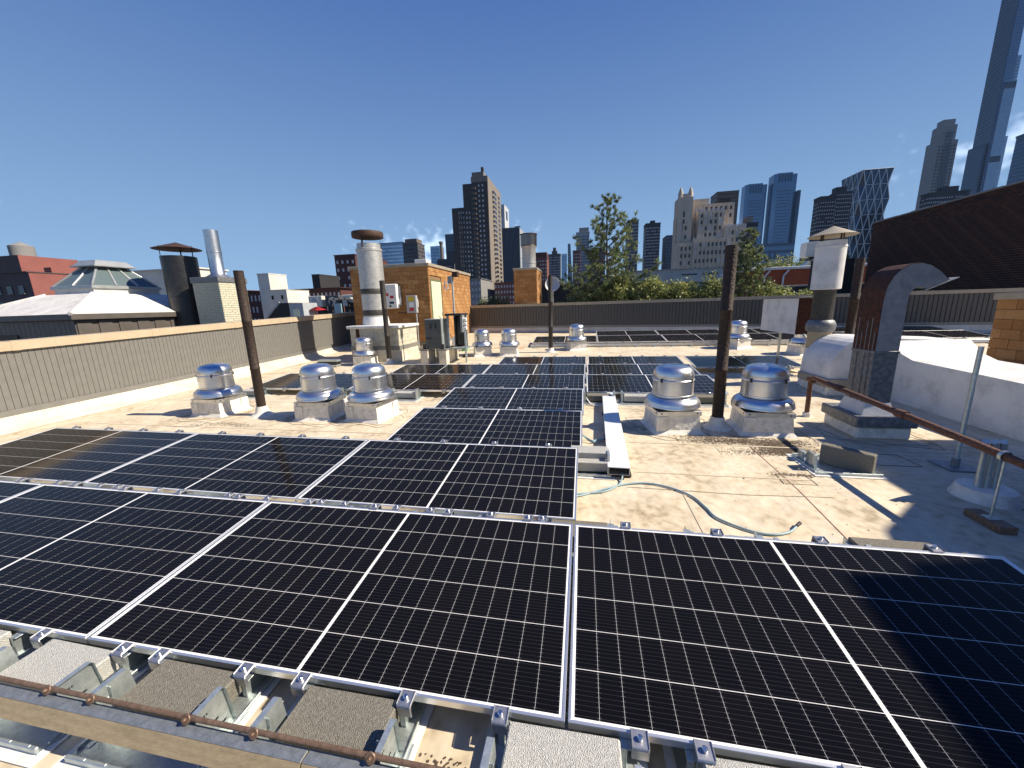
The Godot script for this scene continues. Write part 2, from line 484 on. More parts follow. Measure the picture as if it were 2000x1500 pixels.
# ------------------------------------------------ solar panels
const PL := 2.278
const PW := 1.134
const TILT := 0.0906
var frame_mesh: Mesh
var sheet_mesh: Mesh
var cell_mesh: Mesh
var cells_merged: Mesh
var cell_spots := []
var clamp_mesh: Mesh
var clamp_bolt: Mesh
func make_panel_meshes() -> void:
	var m := MB.new()
	var t := 0.011
	m.cbox(Vector3(-PL / 2, -.035, -t), Vector3(PL / 2, 0, 0), .0012)
	m.cbox(Vector3(-PL / 2, -.035, -PW), Vector3(PL / 2, 0, -PW + t), .0012)
	m.cbox(Vector3(-PL / 2, -.0351, -PW + t), Vector3(-PL / 2 + t, -.0001, -t), .0012)
	m.cbox(Vector3(PL / 2 - t, -.0351, -PW + t), Vector3(PL / 2, -.0001, -t), .0012)
	frame_mesh = m.mesh()
	m = MB.new()
	m.box(Vector3(-PL / 2 + t, -.009, -PW + t), Vector3(PL / 2 - t, -.0036, -t))
	sheet_mesh = m.mesh()
	var pitch := (PL - 0.044 - 0.016) / 24.0
	var pz := (PW - 0.040) / 6.0
	var cw := pitch - 0.0011
	var cz := pz - 0.0026
	for i in 24:
		for k in 6:
			var x := -PL / 2 + .022 + pitch * (i + .5) + (0.016 if i >= 12 else 0.0)
			cell_spots.append(Vector3(x, -.0035, -.020 - pz * (k + .5)))
	var one := func(b: MB, c: Vector3) -> void:
		var a := [Vector3(-cw / 2, 0, cz / 2), Vector3(cw / 2, 0, cz / 2), Vector3(cw / 2, 0, -cz / 2), Vector3(-cw / 2, 0, -cz / 2)]
		var i0 := b.v.size()
		for q in 4:
			b.vert(c + a[q] + Vector3(0, .0002, 0), Vector3.UP, [Vector2(0, 1), Vector2(1, 1), Vector2(1, 0), Vector2(0, 0)][q])
		b.ix.append_array(PackedInt32Array([i0, i0 + 2, i0 + 1, i0, i0 + 3, i0 + 2]))
		for q in 4:
			var p: Vector3 = c + a[q]
			var s: Vector3 = c + a[(q + 1) % 4]
			b.quad(p, s, s + Vector3(0, .0002, 0), p + Vector3(0, .0002, 0))
	m = MB.new()
	one.call(m, Vector3.ZERO)
	cell_mesh = m.mesh()
	m = MB.new()
	for c in cell_spots:
		one.call(m, c)
	cells_merged = m.mesh()
	# end clamp: a pressed saddle over the frame edge
	m = MB.new()
	m.cbox(Vector3(-.030, .001, -.012), Vector3(.030, .008, .050), .003)
	m.cbox(Vector3(-.030, -.050, .042), Vector3(.030, .001, .050), .003)
	m.cbox(Vector3(.026, .008, -.010), Vector3(.030, .013, .046), .0015)
	m.cbox(Vector3(-.030, .008, -.010), Vector3(-.026, .013, .046), .0015)
	clamp_mesh = m.mesh()
	m = MB.new()
	m.lathe([Vector2(.0, .004), Vector2(.010, .004), Vector2(.010, .016), Vector2(.007, .019), Vector2(0, .019)], 8, Transform3D(Basis(), Vector3(0, .004, .020)))
	clamp_bolt = m.mesh()
func panel(x_left: float, d: float, y: float, label: String, group: String, detail: int, fc: Array, bc: Array, tilt := TILT) -> Node3D:
	var t := thing("solar_panel", label, "solar panel", at(x_left + PL / 2, y, d), 0.0, group)
	t.rotation.x = tilt
	obj("frame", frame_mesh, M.frame, t)
	obj("backsheet", sheet_mesh, M.backsheet, t)
	if detail == 1:
		for c in cell_spots:
			var o := obj("solar_cell", cell_mesh, M["cell%d" % (rng.randi() % 3)], t)
			o.position = c
	else:
		stuff(obj("solar_cell_grid", cells_merged, M["cell%d" % (rng.randi() % 3)], t))
	for e in 2:
		for x in (fc if e == 0 else bc):
			var c := obj("clamp", clamp_mesh, M.clamp, t)
			c.position = Vector3(x - PL / 2, 0, 0 if e == 0 else -PW)
			if e == 1:
				c.rotation.y = PI
			obj("bolt", clamp_bolt, M.bolt, c)
	return t

# ------------------------------------------------ racking
var upright_meshes := {}
func upright_mesh(h: float, flip: float) -> Mesh:
	var k := "%.3f %.0f" % [h, flip]
	if upright_meshes.has(k):
		return upright_meshes[k]
	# a pressed steel plate standing in the y-z plane with turned-over edges, ribs and slots
	var m := MB.new()
	var s := Transform3D(Basis(Vector3(0, 0, -1), Vector3(0, 1, 0), Vector3(1, 0, 0)), Vector3.ZERO)
	# polygon: x runs away from the camera, y up
	var outer := PackedVector2Array([Vector2(-.072, .012), Vector2(.078, .012), Vector2(.062, h - .012), Vector2(.052, h), Vector2(-.052, h), Vector2(-.06, h - .012)])
	var holes := [[Vector2(-.02, h * .72), .016, .007], [Vector2(.02, h * .42), .010, .006], [Vector2(-.045, h * .40), .009, .012], [Vector2(-.035, h * .18), .012, .006], [Vector2(.045, h * .22), .012, .006], [Vector2(.0, h * .25), .009, .006]]
	# triangulate the plate with slots cut out by bridging each slot to the outline
	var poly := outer
	for q in holes:
		var ring := PackedVector2Array()
		for i in 8:
			var a := -TAU * i / 8.0
			ring.append(q[0] + Vector2(cos(a) * q[1], sin(a) * q[2]))
		var best := 1e9
		var bi := 0
		var bj := 0
		for i in poly.size():
			for j in ring.size():
				var dd := poly[i].distance_to(ring[j])
				if dd < best:
					best = dd; bi = i; bj = j
		var np := PackedVector2Array()
		for i in range(0, bi + 1):
			np.append(poly[i])
		for j in range(0, ring.size() + 1):
			np.append(ring[(bj + j) % ring.size()])
		for i in range(bi, poly.size()):
			np.append(poly[i])
		poly = np
	var tr := Geometry2D.triangulate_polygon(poly)
	for side in [0.0, .0025]:
		for i in range(0, tr.size(), 3):
			var p := []
			for j in 3:
				p.append(s * Vector3(poly[tr[i + j]].x, poly[tr[i + j]].y, side))
			m.tri(p[0], p[1], p[2])
	# turned flanges along the top and the sloping edges
	var fl := 0.022 * flip
	for i in range(1, outer.size()):
		var a := outer[i]
		var b := outer[(i + 1) % outer.size()]
		if i == outer.size() - 1:
			b = outer[0]
		m.hexa([s * Vector3(a.x, a.y, minf(0, fl)), s * Vector3(b.x, b.y, minf(0, fl)), s * Vector3(b.x, b.y, maxf(.0025, fl)), s * Vector3(a.x, a.y, maxf(.0025, fl)),
			s * Vector3(a.x, a.y + .0025, minf(0, fl)), s * Vector3(b.x, b.y + .0025, minf(0, fl)), s * Vector3(b.x, b.y + .0025, maxf(.0025, fl)), s * Vector3(a.x, a.y + .0025, maxf(.0025, fl))])
	# pressed ribs
	for x in [-.035, .03]:
		m.cbox(s * Vector3(x - .004, h * .48, -.003) , s * Vector3(x + .004, h * .8, -.001), .001)
	# foot flange
	m.cbox(Vector3(-.004 if flip > 0 else -.05, .010, -.11), Vector3(.05 if flip > 0 else .004, .0135, .11), .001)
	upright_meshes[k] = m.mesh()
	return upright_meshes[k]
# one support: a slip sheet, a folded steel pan, tall uprights in front, short ones behind
func rack(x: float, d: float, label: String, tall := true, short_feet := true, turn := 0.0, yb := 0.0, h := 0.20) -> Node3D:
	var t := thing("rack_support", label, "rack support", at(x, yb, d), turn, "steel supports of the solar array")
	obj("slip_sheet", bx(Vector3(-.30, .003, -.27), Vector3(.30, .0065, .27)), M.slip_sheet, t)
	var pan := MB.new()
	pan.cbox(Vector3(-.27, .007, -.235), Vector3(.27, .0105, .235), .001)
	for z in [-.235, .222]:
		pan.cbox(Vector3(-.265, .0105, z), Vector3(.265, .034, z + .013), .003)
		for i in 5:
			pan.cbox(Vector3(-.22 + i * .1, .034, z + .002), Vector3(-.17 + i * .1, .0365, z + .011), .001)
	pan.cbox(Vector3(-.27, .0107, -.2), Vector3(-.262, .024, .2), .002)
	pan.cbox(Vector3(.262, .0107, -.2), Vector3(.27, .024, .2), .002)
	obj("base_pan", pan, M.galvanised, t)
	for s in [-1.0, 1.0]:
		if tall:
			var u := obj("upright", upright_mesh(h, s), M.galvanised, t)
			u.position = Vector3(s * .232, 0, .075)
		if short_feet:
			var f := MB.new()
			f.cbox(Vector3(s * .222 - .002, .0107, -.20), Vector3(s * .222 + .0015, .104, -.085), .0008)
			f.cbox(Vector3(s * .222 - .022, .1005, -.155), Vector3(s * .222 + .022, .104, -.085), .001)
			f.cbox(Vector3(s * .222 - .022, .0107, -.089), Vector3(s * .222 - .0022, .100, -.0862), .0008)
			obj("short_foot", f, M.galvanised, t)
	return t
func ballast(x: float, d: float, y: float, material: String, label: String, turn := 0.0, roll := 0.0, size := Vector3(.40, .094, .194)) -> Node3D:
	var m := MB.new()
	m.cbox(Vector3(-size.x / 2, 0, -size.z / 2), size * Vector3(.5, 1, .5), .006)
	var o := obj("ballast_block", m, M[material])
	tag(o, label, "concrete block", "concrete ballast blocks")
	o.position = at(x, y, d)
	o.rotation = Vector3(roll, turn, 0)
	return o

# ------------------------------------------------ exhaust fans
var fan0: Node3D
func make_fan() -> Node3D:
	var t := Node3D.new()
	put(t, "exhaust_fan")
	var m := MB.new()
	m.hexa([Vector3(-.275, 0, .275), Vector3(.275, 0, .275), Vector3(.275, 0, -.275), Vector3(-.275, 0, -.275), Vector3(-.255, .235, .255), Vector3(.255, .235, .255), Vector3(.255, .235, -.255), Vector3(-.255, .235, -.255)])
	m.hexa([Vector3(-.33, -.02, .33), Vector3(.33, -.02, .33), Vector3(.33, -.02, -.33), Vector3(-.33, -.02, -.33), Vector3(-.262, .06, .262), Vector3(.262, .06, .262), Vector3(.262, .06, -.262), Vector3(-.262, .06, -.262)])
	m.cbox(Vector3(-.28, .01, .262), Vector3(-.15, .23, .279), .004)
	m.cbox(Vector3(.262, .01, -.28), Vector3(.279, .22, -.14), .004)
	obj("curb", m, M.curb, t)
	m = MB.new()
	m.cbox(Vector3(-.272, .232, -.272), Vector3(.272, .292, .272), .003)
	var cc := obj("curb_cap", m, M.aluminium_dull, t)
	m = MB.new()
	for s in [-1, 1]:
		for q in [-1, 1]:
			m.lathe([Vector2(0, .004), Vector2(.008, .004), Vector2(.011, 0)], 8, Transform3D(Basis(Vector3.RIGHT, PI / 2), Vector3(s * .22, .265, .272)))
			m.lathe([Vector2(0, .004), Vector2(.008, .004), Vector2(.011, 0)], 8, Transform3D(Basis(Vector3.BACK, -PI / 2 * s), Vector3(s * .272, .265, q * .22)))
	obj("screw", m, M.black, cc)
	m = MB.new()
	m.lathe([Vector2(.20, .292), Vector2(.20, .36)], 24)
	for i in 6:
		var a := TAU * i / 6.0 + .3
		m.cbox(Vector3(-.012, .292, -.006), Vector3(.012, .345, .006), .002, Transform3D(Basis(Vector3.UP, a), Vector3(cos(a) * .25, 0, -sin(a) * .25)))
	obj("neck", m, M.black, t)
	m = MB.new()
	var sk := [Vector2(.325, .322), Vector2(.338, .318), Vector2(.345, .326), Vector2(.343, .340)]
	for i in 11:
		var a := i / 10.0 * PI * .5
		sk.append(Vector2(.235 + .105 * cos(a), .345 + .098 * sin(a)))
	sk.append_array([Vector2(.228, .438), Vector2(.224, .452)])
	m.lathe(sk, 40)
	m.lathe([Vector2(.0, .352), Vector2(.325, .322)], 40)
	obj("skirt", m, M.aluminium, t)
	m = MB.new()
	m.lathe([Vector2(.222, .452), Vector2(.246, .456), Vector2(.252, .460), Vector2(.252, .474), Vector2(.247, .478), Vector2(.247, .652), Vector2(.254, .656), Vector2(.258, .664), Vector2(.254, .672), Vector2(.247, .675)], 40)
	obj("motor_drum", m, M.aluminium, t)
	m = MB.new()
	var dm := [Vector2(.247, .674)]
	for i in 10:
		var a := i / 9.0 * PI * .5
		dm.append(Vector2(.150 + .098 * cos(a), .708 + .125 * sin(a)))
	dm.append_array([Vector2(.12, .842), Vector2(.05, .848), Vector2(.0, .849)])
	m.lathe(dm, 40)
	m.cbox(Vector3(-.05, .846, -.03), Vector3(.05, .852, .03), .002)
	obj("dome", m, M.aluminium, t)
	for i in 4:
		var a := TAU * i / 4.0 + .65
		var l := obj("latch", bx(Vector3(-.012, .640, .247), Vector3(.012, .690, .262), .003), M.black, t)
		l.rotation.y = a
	return t
var fan_out := false
func fan(x: float, d: float, label: String, turn := 0.0, scale_up := 1.0) -> void:
	var o := fan0
	if fan_out:
		o = fan0.duplicate()
		put(o, "exhaust_fan")
	fan_out = true
	o.position = at(x, roof_y(d), d)
	o.rotation.y = turn
	o.scale = Vector3.ONE * scale_up
	tag(o, label, "exhaust fan", "spun aluminium rooftop exhaust fans")

func vent_pipe(x: float, d: float, top: float, r: float, label: String, material := "rust_pipe") -> void:
	var y := roof_y(d)
	var t := thing("vent_pipe", label, "pipe", at(x, y, d), 0.0, "rusty iron vent pipes")
	var m := MB.new()
	var h := top - y
	m.lathe([Vector2(r, .02), Vector2(r, h * .33), Vector2(r * 1.06, h * .332), Vector2(r * 1.06, h * .345), Vector2(r, h * .347), Vector2(r, h * .66), Vector2(r * 1.05, h * .662), Vector2(r * 1.05, h * .672), Vector2(r, h * .674), Vector2(r, h), Vector2(r * .86, h), Vector2(r * .86, h - .3)], 22)
	obj("pipe", m, M[material], t)
	m = MB.new()
	m.lathe([Vector2(r * 2.6, 0), Vector2(r * 2.1, .02), Vector2(r * 1.45, .06), Vector2(r * 1.25, .13), Vector2(r * 1.15, .15), Vector2(r, .15)], 22)
	obj("boot", m, M.curb, t)

# ---------------------------------------------------------------- parapets
# a wall run in plan from p to q (x, depth); heights given at both ends; ribbed boards face `out`
func parapet(called: String, label: String, p: Vector2, q: Vector2, yb: Vector2, fb: Vector2, cb: Vector2, ct: Vector2, out: Vector2, mats: Array, pitch: float, singly: bool, up := true) -> Node3D:
	var t := thing(called, label, "parapet wall")
	var L := p.distance_to(q)
	var a := (q - p) / L
	var pt := func(s: float, o: float, y: float) -> Vector3:
		var c := p + a * s + out * o
		return Vector3(c.x, y, -c.y)
	var slab := func(s0: float, s1: float, o0: float, o1: float, b0: float, b1: float, t0: float, t1: float) -> MB:
		var m := MB.new()
		var c := [pt.call(s0, o1, b0), pt.call(s1, o1, b1), pt.call(s1, o0, b1), pt.call(s0, o0, b0), pt.call(s0, o1, t0), pt.call(s1, o1, t1), pt.call(s1, o0, t1), pt.call(s0, o0, t0)]
		# keep counter-clockwise from above
		if (c[5] - c[4]).cross(c[7] - c[4]).y < 0.0:
			c = [c[3], c[2], c[1], c[0], c[7], c[6], c[5], c[4]]
		m.hexa(c)
		return m
	var at_s := func(v: Vector2, s: float) -> float: return lerpf(v.x, v.y, s / L)
	var floor_at := func(s: float) -> float: return roof_y((p + a * s).y)
	obj("wall_core", slab.call(0.0, L, -.24, -.012, yb.x - .3, yb.y - .3, cb.x, cb.y), M[mats[0]], t)
	if singly:
		var k := int(L / pitch)
		for i in k:
			var s0 := L * i / k
			var s1 := L * (i + 1) / k
			obj("siding_board", slab.call(s0 + .003, s1 - .003, -.0119, .001, at_s.call(fb, s0) + .02, at_s.call(fb, s1) + .02, at_s.call(cb, s0), at_s.call(cb, s1)), M[mats[0]], t)
	else:
		var m := MB.new()
		var k := int(L / pitch)
		for i in k:
			var s0 := L * i / k
			var s1 := L * (i + 1) / k
			var b: MB = slab.call(s0 + .012, s1 - .012, -.0119, .014, at_s.call(fb, s0) + .02, at_s.call(fb, s1) + .02, at_s.call(cb, s0), at_s.call(cb, s1))
			var o := m.v.size()
			m.v.append_array(b.v); m.n.append_array(b.n); m.uv.append_array(b.uv)
			for j in b.ix:
				m.ix.append(j + o)
		stuff(obj("siding_boards", m, M[mats[0]], t))
	obj("flashing", slab.call(0.0, L, -.0119, .030, fb.x, fb.y, fb.x + .10, fb.y + .10), M[mats[1]], t)
	var n := int(ceil(L / 2.4))
	for i in n:
		var s0 := L * i / n
		var s1 := L * (i + 1) / n
		var m: MB = slab.call(s0 + .004, s1 - .004, -.28, .05, at_s.call(cb, s0), at_s.call(cb, s1), at_s.call(ct, s0), at_s.call(ct, s1))
		obj("coping", m, M[mats[2]], t)
		if i > 0:
			obj("joint_cover", slab.call(s0 - .05, s0 + .05, -.284, .0545, at_s.call(cb, s0) - .004, at_s.call(cb, s0) - .004, at_s.call(ct, s0) + .004, at_s.call(ct, s0) + .004), M[mats[2]], t)
	if up:
		# membrane turned up the foot of the wall over a cant strip
		var m := MB.new()
		var s := 0.0
		while s < L - .01:
			var s1 := minf(s + 1.6, L)
			var y0: float = floor_at.call(s)
			var y1: float = floor_at.call(s1)
			m.quad(pt.call(s, .30, y0 + .004), pt.call(s1, .30, y1 + .004), pt.call(s1, .10, y1 + .08), pt.call(s, .10, y0 + .08))
			m.quad(pt.call(s, .10, y0 + .08), pt.call(s1, .10, y1 + .08), pt.call(s1, .018, at_s.call(fb, s1) + .03), pt.call(s, .018, at_s.call(fb, s) + .03))
			s = s1
		obj("membrane_upturn", m, M.roof_white, t)
	return t

# ---------------------------------------------------------------- plants
func leaf_mesh(st: MB, c: Vector3, dir: Vector3, l: float, w: float) -> void:
	var s := dir.cross(Vector3(rng.randf() - .5, rng.randf() - .5, rng.randf() - .5)).normalized() * w
	var i := st.v.size()
	var nn := dir.cross(s).normalized()
	st.vert(c, nn); st.vert(c + dir * l * .5 + s, nn); st.vert(c + dir * l, nn); st.vert(c + dir * l * .5 - s, nn)
	st.ix.append_array(PackedInt32Array([i, i + 1, i + 2, i, i + 2, i + 3]))
func rdir() -> Vector3:
	var v := Vector3(rng.randfn(), rng.randfn(), rng.randfn())
	return v.normalized()
# a bush: stems and leaf clumps spread through an uneven volume
func shrub(called: String, label: String, category: String, c: Vector3, r: Vector3, clumps: int, leaves: int, size: float, leafmats: Array, foot: float, group: String) -> void:
	var t := thing(called, label, category, Vector3(c.x, foot, c.z), 0.0, group)
	var off := Vector3(c.x, foot, c.z)
	var parts := []
	for i in leafmats.size():
		parts.append(MB.new())
	var stems := MB.new()
	for k in clumps:
		var u := rdir() * pow(rng.randf(), .45)
		var p := c + u * r * rng.randf_range(.75, 1.08)
		p.y = maxf(p.y, foot + .1)
		if k % 3 == 0:
			var base := Vector3(c.x + (p.x - c.x) * .35, foot, c.z + (p.z - c.z) * .35)
			stems.tube([base - off, base.lerp(p, .6) + Vector3(0, .05, 0) - off, p - off], [size * .16, size * .1, size * .04], 5, false)
		var m: MB = parts[rng.randi() % parts.size()]
		var cr := rng.randf_range(.5, 1.2)
		for i in leaves:
			var q := p + rdir() * pow(rng.randf(), .5) * cr * size * 2.4
			leaf_mesh(m, q - off, (rdir() + Vector3(0, .25, 0)).normalized(), size * rng.randf_range(.7, 1.3), size * .28)
	obj("stems", stems, M.trunk, t)
	for i in parts.size():
		if parts[i].v.size() > 0:
			stuff(obj("foliage", parts[i], M[leafmats[i]], t))
# a pine: whorls of limbs with needle tufts on their outer parts, sky between them
func pine(label: String, foot: Vector3, height: float, spread: float, bare: float, whorls: int, tufts: int, leafmats: Array) -> void:
	var t := thing("pine_tree", label, "tree", foot, 0.0, "pines of the roof garden")
	var trunk := MB.new()
	var pts := []
	var rad := []
	for i in 9:
		var f := i / 8.0
		pts.append(Vector3(sin(f * 5.0) * .05, height * f, cos(f * 4.0) * .04))
		rad.append(lerpf(height * .016, .008, f))
	trunk.tube(pts, rad, 8)
	obj("trunk", trunk, M.trunk, t)
	var limbs := MB.new()
	var parts := []
	for i in leafmats.size():
		parts.append(MB.new())
	for w in whorls:
		var f := bare + (1.0 - bare) * (w + .5) / whorls
		var y := height * f
		var n := 5 if f < .75 else 4
		var a0 := rng.randf() * TAU
		for b in n:
			var a := a0 + TAU * b / n + rng.randf_range(-.35, .35)
			var L := spread * (pow(1.0 - f, .85) * .72 + .10) * rng.randf_range(.45, 1.2)
			var rise := lerpf(.22, .85, f) + rng.randf_range(-.12, .12)
			var dir := Vector3(cos(a), rise, sin(a)).normalized()
			var p0 := Vector3(0, y, 0)
			var p1 := p0 + dir * L * .55 + Vector3(0, -.04, 0)
			var p2 := p0 + dir * L + Vector3(0, L * .12, 0)
			limbs.tube([p0, p1, p2], [.012 + L * .012, .008 + L * .006, .005], 5, false)
			var k := maxi(2, int(tufts * L / spread))
			for i in k:
				var g := lerpf(.22, 1.0, pow((i + rng.randf() * .9) / k, .6))
				var c := p0.lerp(p1, g / .55) if g < .55 else p1.lerp(p2, (g - .55) / .45)
				var sd := (rdir() * .9 + dir * .6 + Vector3(0, .35, 0)).normalized()
				var tl := rng.randf_range(.08, .28) * clampf(L / 1.2, .55, 1.2)
				var e := c + sd * tl
				limbs.tube([c, e], [.006, .003], 4, false)
				var m: MB = parts[rng.randi() % parts.size()]
				for s in 42:
					var q := c.lerp(e, rng.randf_range(.35, 1.05))
					leaf_mesh(m, q, (rdir() * .9 + sd).normalized(), rng.randf_range(.11, .22), .013)
	obj("limb", limbs, M.trunk, t)
	for i in parts.size():
		stuff(obj("needles", parts[i], M[leafmats[i]], t))

# ---------------------------------------------------------------- the city
# windows of one face as one part: cols x rows of panes set on the face, grid starting at o, along a, outward n
func panes(m: MB, o: Vector3, a: Vector3, nrm: Vector3, w: float, h: float, cols: int, rows: int, fw: float, fh: float, proud := .12, skip := 0.0) -> void:
	for i in cols:
		for k in rows:
			if skip > 0.0 and rng.randf() < skip:
				continue
			var c := o + a * (w * (i + .5) / cols) + Vector3.UP * (h * (k + .5) / rows)
			var hx := a * (w / cols * fw * .5)
			var hy := Vector3.UP * (h / rows * fh * .5)
			var f := nrm * proud
			m.quad(c - hx - hy + f, c + hx - hy + f, c + hx + hy + f, c - hx + hy + f)
			m.quad(c - hx + hy, c - hx - hy, c - hx - hy + f, c - hx + hy + f)
			m.quad(c + hx - hy, c + hx + hy, c + hx + hy + f, c + hx - hy + f)
			m.quad(c - hx - hy, c + hx - hy, c + hx - hy + f, c - hx - hy + f)
			m.quad(c + hx + hy, c - hx + hy, c - hx + hy + f, c + hx + hy + f)
const GY := -16.0
func block(t: Node3D, called: String, x0: float, x1: float, d0: float, d1: float, y0: float, y1: float, material: String) -> MeshInstance3D:
	return obj(called, pb(x0 - t.position.x, x1 - t.position.x, d0 + t.position.z, d1 + t.position.z, y0 - t.position.y, y1 - t.position.y), M[material], t)
func tower_base(called: String, label: String, x0: float, x1: float, d0: float) -> Node3D:
	return thing(called, label, "building", Vector3((x0 + x1) * .5, GY, -d0), 0.0, "buildings of the skyline")
# windows on the camera-side face (and on one flank: -1 the low-x flank, 1 the high-x flank)
func glaze(t: Node3D, x0: float, x1: float, d0: float, d1: float, y0: float, y1: float, cols: int, rows: int, fw: float, fh: float, material: String, flank := 0, fcols := 4, proud := .12, skip := 0.0) -> void:
	var m := MB.new()
	var b := t.position
	panes(m, Vector3(x0, y0, -d0) - b, Vector3.RIGHT, Vector3.BACK, x1 - x0, y1 - y0, cols, rows, fw, fh, proud, skip)
	if flank == 1:
		panes(m, Vector3(x1, y0, -d0) - b, Vector3.FORWARD, Vector3.RIGHT, d1 - d0, y1 - y0, fcols, rows, fw, fh, proud, skip)
	elif flank == -1:
		panes(m, Vector3(x0, y0, -d1) - b, Vector3.BACK, Vector3.LEFT, d1 - d0, y1 - y0, fcols, rows, fw, fh, proud, skip)
	stuff(obj("windows", m, M[material], t))
# plain building from one table row
func simple(called: String, label: String, x0: float, x1: float, d0: float, d1: float, y1: float, wall: String, win: String, cols: int, rows: int, fw := .5, fh := .5, flank := 0, fcols := 4, y0 := -6.0) -> Node3D:
	var t := tower_base(called, label, x0, x1, d0)
	block(t, "wall", x0, x1, d0, d1, GY, y1, wall)
	var e := minf(.6, (x1 - x0) * .02)
	obj("roof_edge", pb(x0 - t.position.x - e, x1 - t.position.x + e, d0 + t.position.z - e, d1 + t.position.z + e, y1 - GY, y1 - GY + (y1 - y0) * .012), M[wall], t)
	if cols > 0:
		glaze(t, x0, x1, d0, d1, y0, y1 - (y1 - y0) * .03, cols, rows, fw, fh, win, flank, fcols, .01 * (x1 - x0) / cols + .05, .06)
	return t

# ---------------------------------------------------------------- scene
func _ready() -> void:
	rng.seed = 20240917
	# camera: a wide phone lens held 1.64 m above the roof, pitched down and rolled a little
	var cam := Camera3D.new()
	cam.name = "camera"
	add_child(cam)
	cam.transform = Transform3D(Basis(Vector3(.98267, -.03017, -.18288), Vector3(-.0082, .97862, -.2055), Vector3(.18517, .20344, .96142)).orthonormalized(), Vector3(.0491, 1.6441, 0))
	cam.fov = 91.25
	cam.near = 0.05
	cam.far = 6000.0
	cam.current = true
	var we := WorldEnvironment.new()
	we.name = "environment"
	add_child(we)
	var env := Environment.new()
	we.environment = env
	env.background_mode = Environment.BG_SKY
	env.tonemap_mode = Environment.TONE_MAPPER_LINEAR
	env.tonemap_exposure = 1.7
	env.sdfgi_enabled = true
	env.ssao_enabled = true
	env.ssil_enabled = true
	# thin autumn haze over the city
	env.fog_enabled = true
	env.fog_density = 0.00006
	env.fog_light_color = Color(.62, .78, .98)
	var sky := Sky.new()
	var sm := ProceduralSkyMaterial.new()
	sm.sky_top_color = lin(.006, .042, .21)
	sm.sky_horizon_color = lin(.215, .352, .50)
	sm.sky_curve = 0.3
	sm.ground_horizon_color = Color(.45, .50, .55)
	sm.ground_bottom_color = Color(.16, .15, .14)
	sm.sun_angle_max = 0.0
	sm.sky_cover = clouds()
	sm.sky_cover_modulate = Color(1, 1, 1, 1)
	sky.sky_material = sm
	env.sky = sky
	var sun := DirectionalLight3D.new()
	sun.name = "sun"
	add_child(sun)
	sun.light_energy = 1.6
	sun.light_color = Color(1.0, .95, .87)
	sun.light_angular_distance = 0.5
	sun.shadow_enabled = true
	sun.look_at_from_position(Vector3.ZERO, Vector3(-1, -.92, .07))

	var u := MB.new()
	u.cbox(Vector3(-.5, -.5, -.5), Vector3(.5, .5, .5), .03)
	unit_brick = u.mesh()
	make_materials()
	make_panel_meshes()
	build_roof()
	build_parapets()
	build_bulkheads()
	build_neighbours()
	build_skyline()
	build_plants()
	build_panels()
	build_racking()
	build_fans_and_pipes()
	build_right_side()
	build_equipment()
	build_small_things()

# small fair-weather clouds: wisps placed by compass direction and height, drawn into the sky's cover layer
func clouds() -> ImageTexture:
	var w := 2048
	var h := 1024
	var im := Image.create(w, h, false, Image.FORMAT_RGBA8)
	im.fill(Color(1, 1, 1, 0))
	var f := FastNoiseLite.new()
	f.seed = 4
	f.frequency = 0.055
	f.fractal_octaves = 5
	# azimuth from straight ahead (right is positive), elevation, width, height, strength; the rest of the sky has some too
	var list := [[3.5, 19.3, 1.7, 1.3, .42], [2.8, 16.9, 1.1, .7, .5], [-54.5, 10.3, 1.4, .6, .20], [-51.9, 10.2, .9, .7, .30], [33.6, 8.3, 5.0, 2.0, .85], [37.4, 12.4, 2.2, 1.0, .55], [26.0, 7.6, 1.6, 3.4, .7], [-21.4, 8.2, 1.0, .8, .4], [1.2, 20.8, .7, .5, .2], [75, 9, 6, 2, .6], [110, 13, 4, 1.5, .5], [160, 8, 7, 2, .6], [-95, 9, 5, 1.6, .5], [-140, 12, 4, 1.6, .5], [55, 10, 4, 1.4, .6], [45.5, 9.5, 3.5, 1.8, .7]]
	for c in list:
		for yy in range(int((90.0 - c[1] - c[3] * 2.0) / 180.0 * h), int((90.0 - c[1] + c[3] * 2.0) / 180.0 * h)):
			for k in range(int(-c[2] * 2.0 / 360.0 * w), int(c[2] * 2.0 / 360.0 * w) + 1):
				var az: float = c[0] + k * 360.0 / w
				var x := posmod(int((az + 180.0) / 360.0 * w), w)
				x = posmod(int(w * .5 + az / 360.0 * w), w)
				var el := 90.0 - (yy + .5) * 180.0 / h
				var q := Vector2((az - c[0]) / c[2], (el - c[1]) / c[3])
				var a: float = clampf(1.0 - q.length() * .62, 0.0, 1.0) + f.get_noise_2d(az * 9.0, el * 14.0) * .75 - .25
				a = clampf(a * 1.6, 0.0, 1.0) * c[4]
				if a > im.get_pixel(x, yy).a:
					im.set_pixel(x, yy, Color(.80, .83, .86, a))
	return ImageTexture.create_from_image(im)

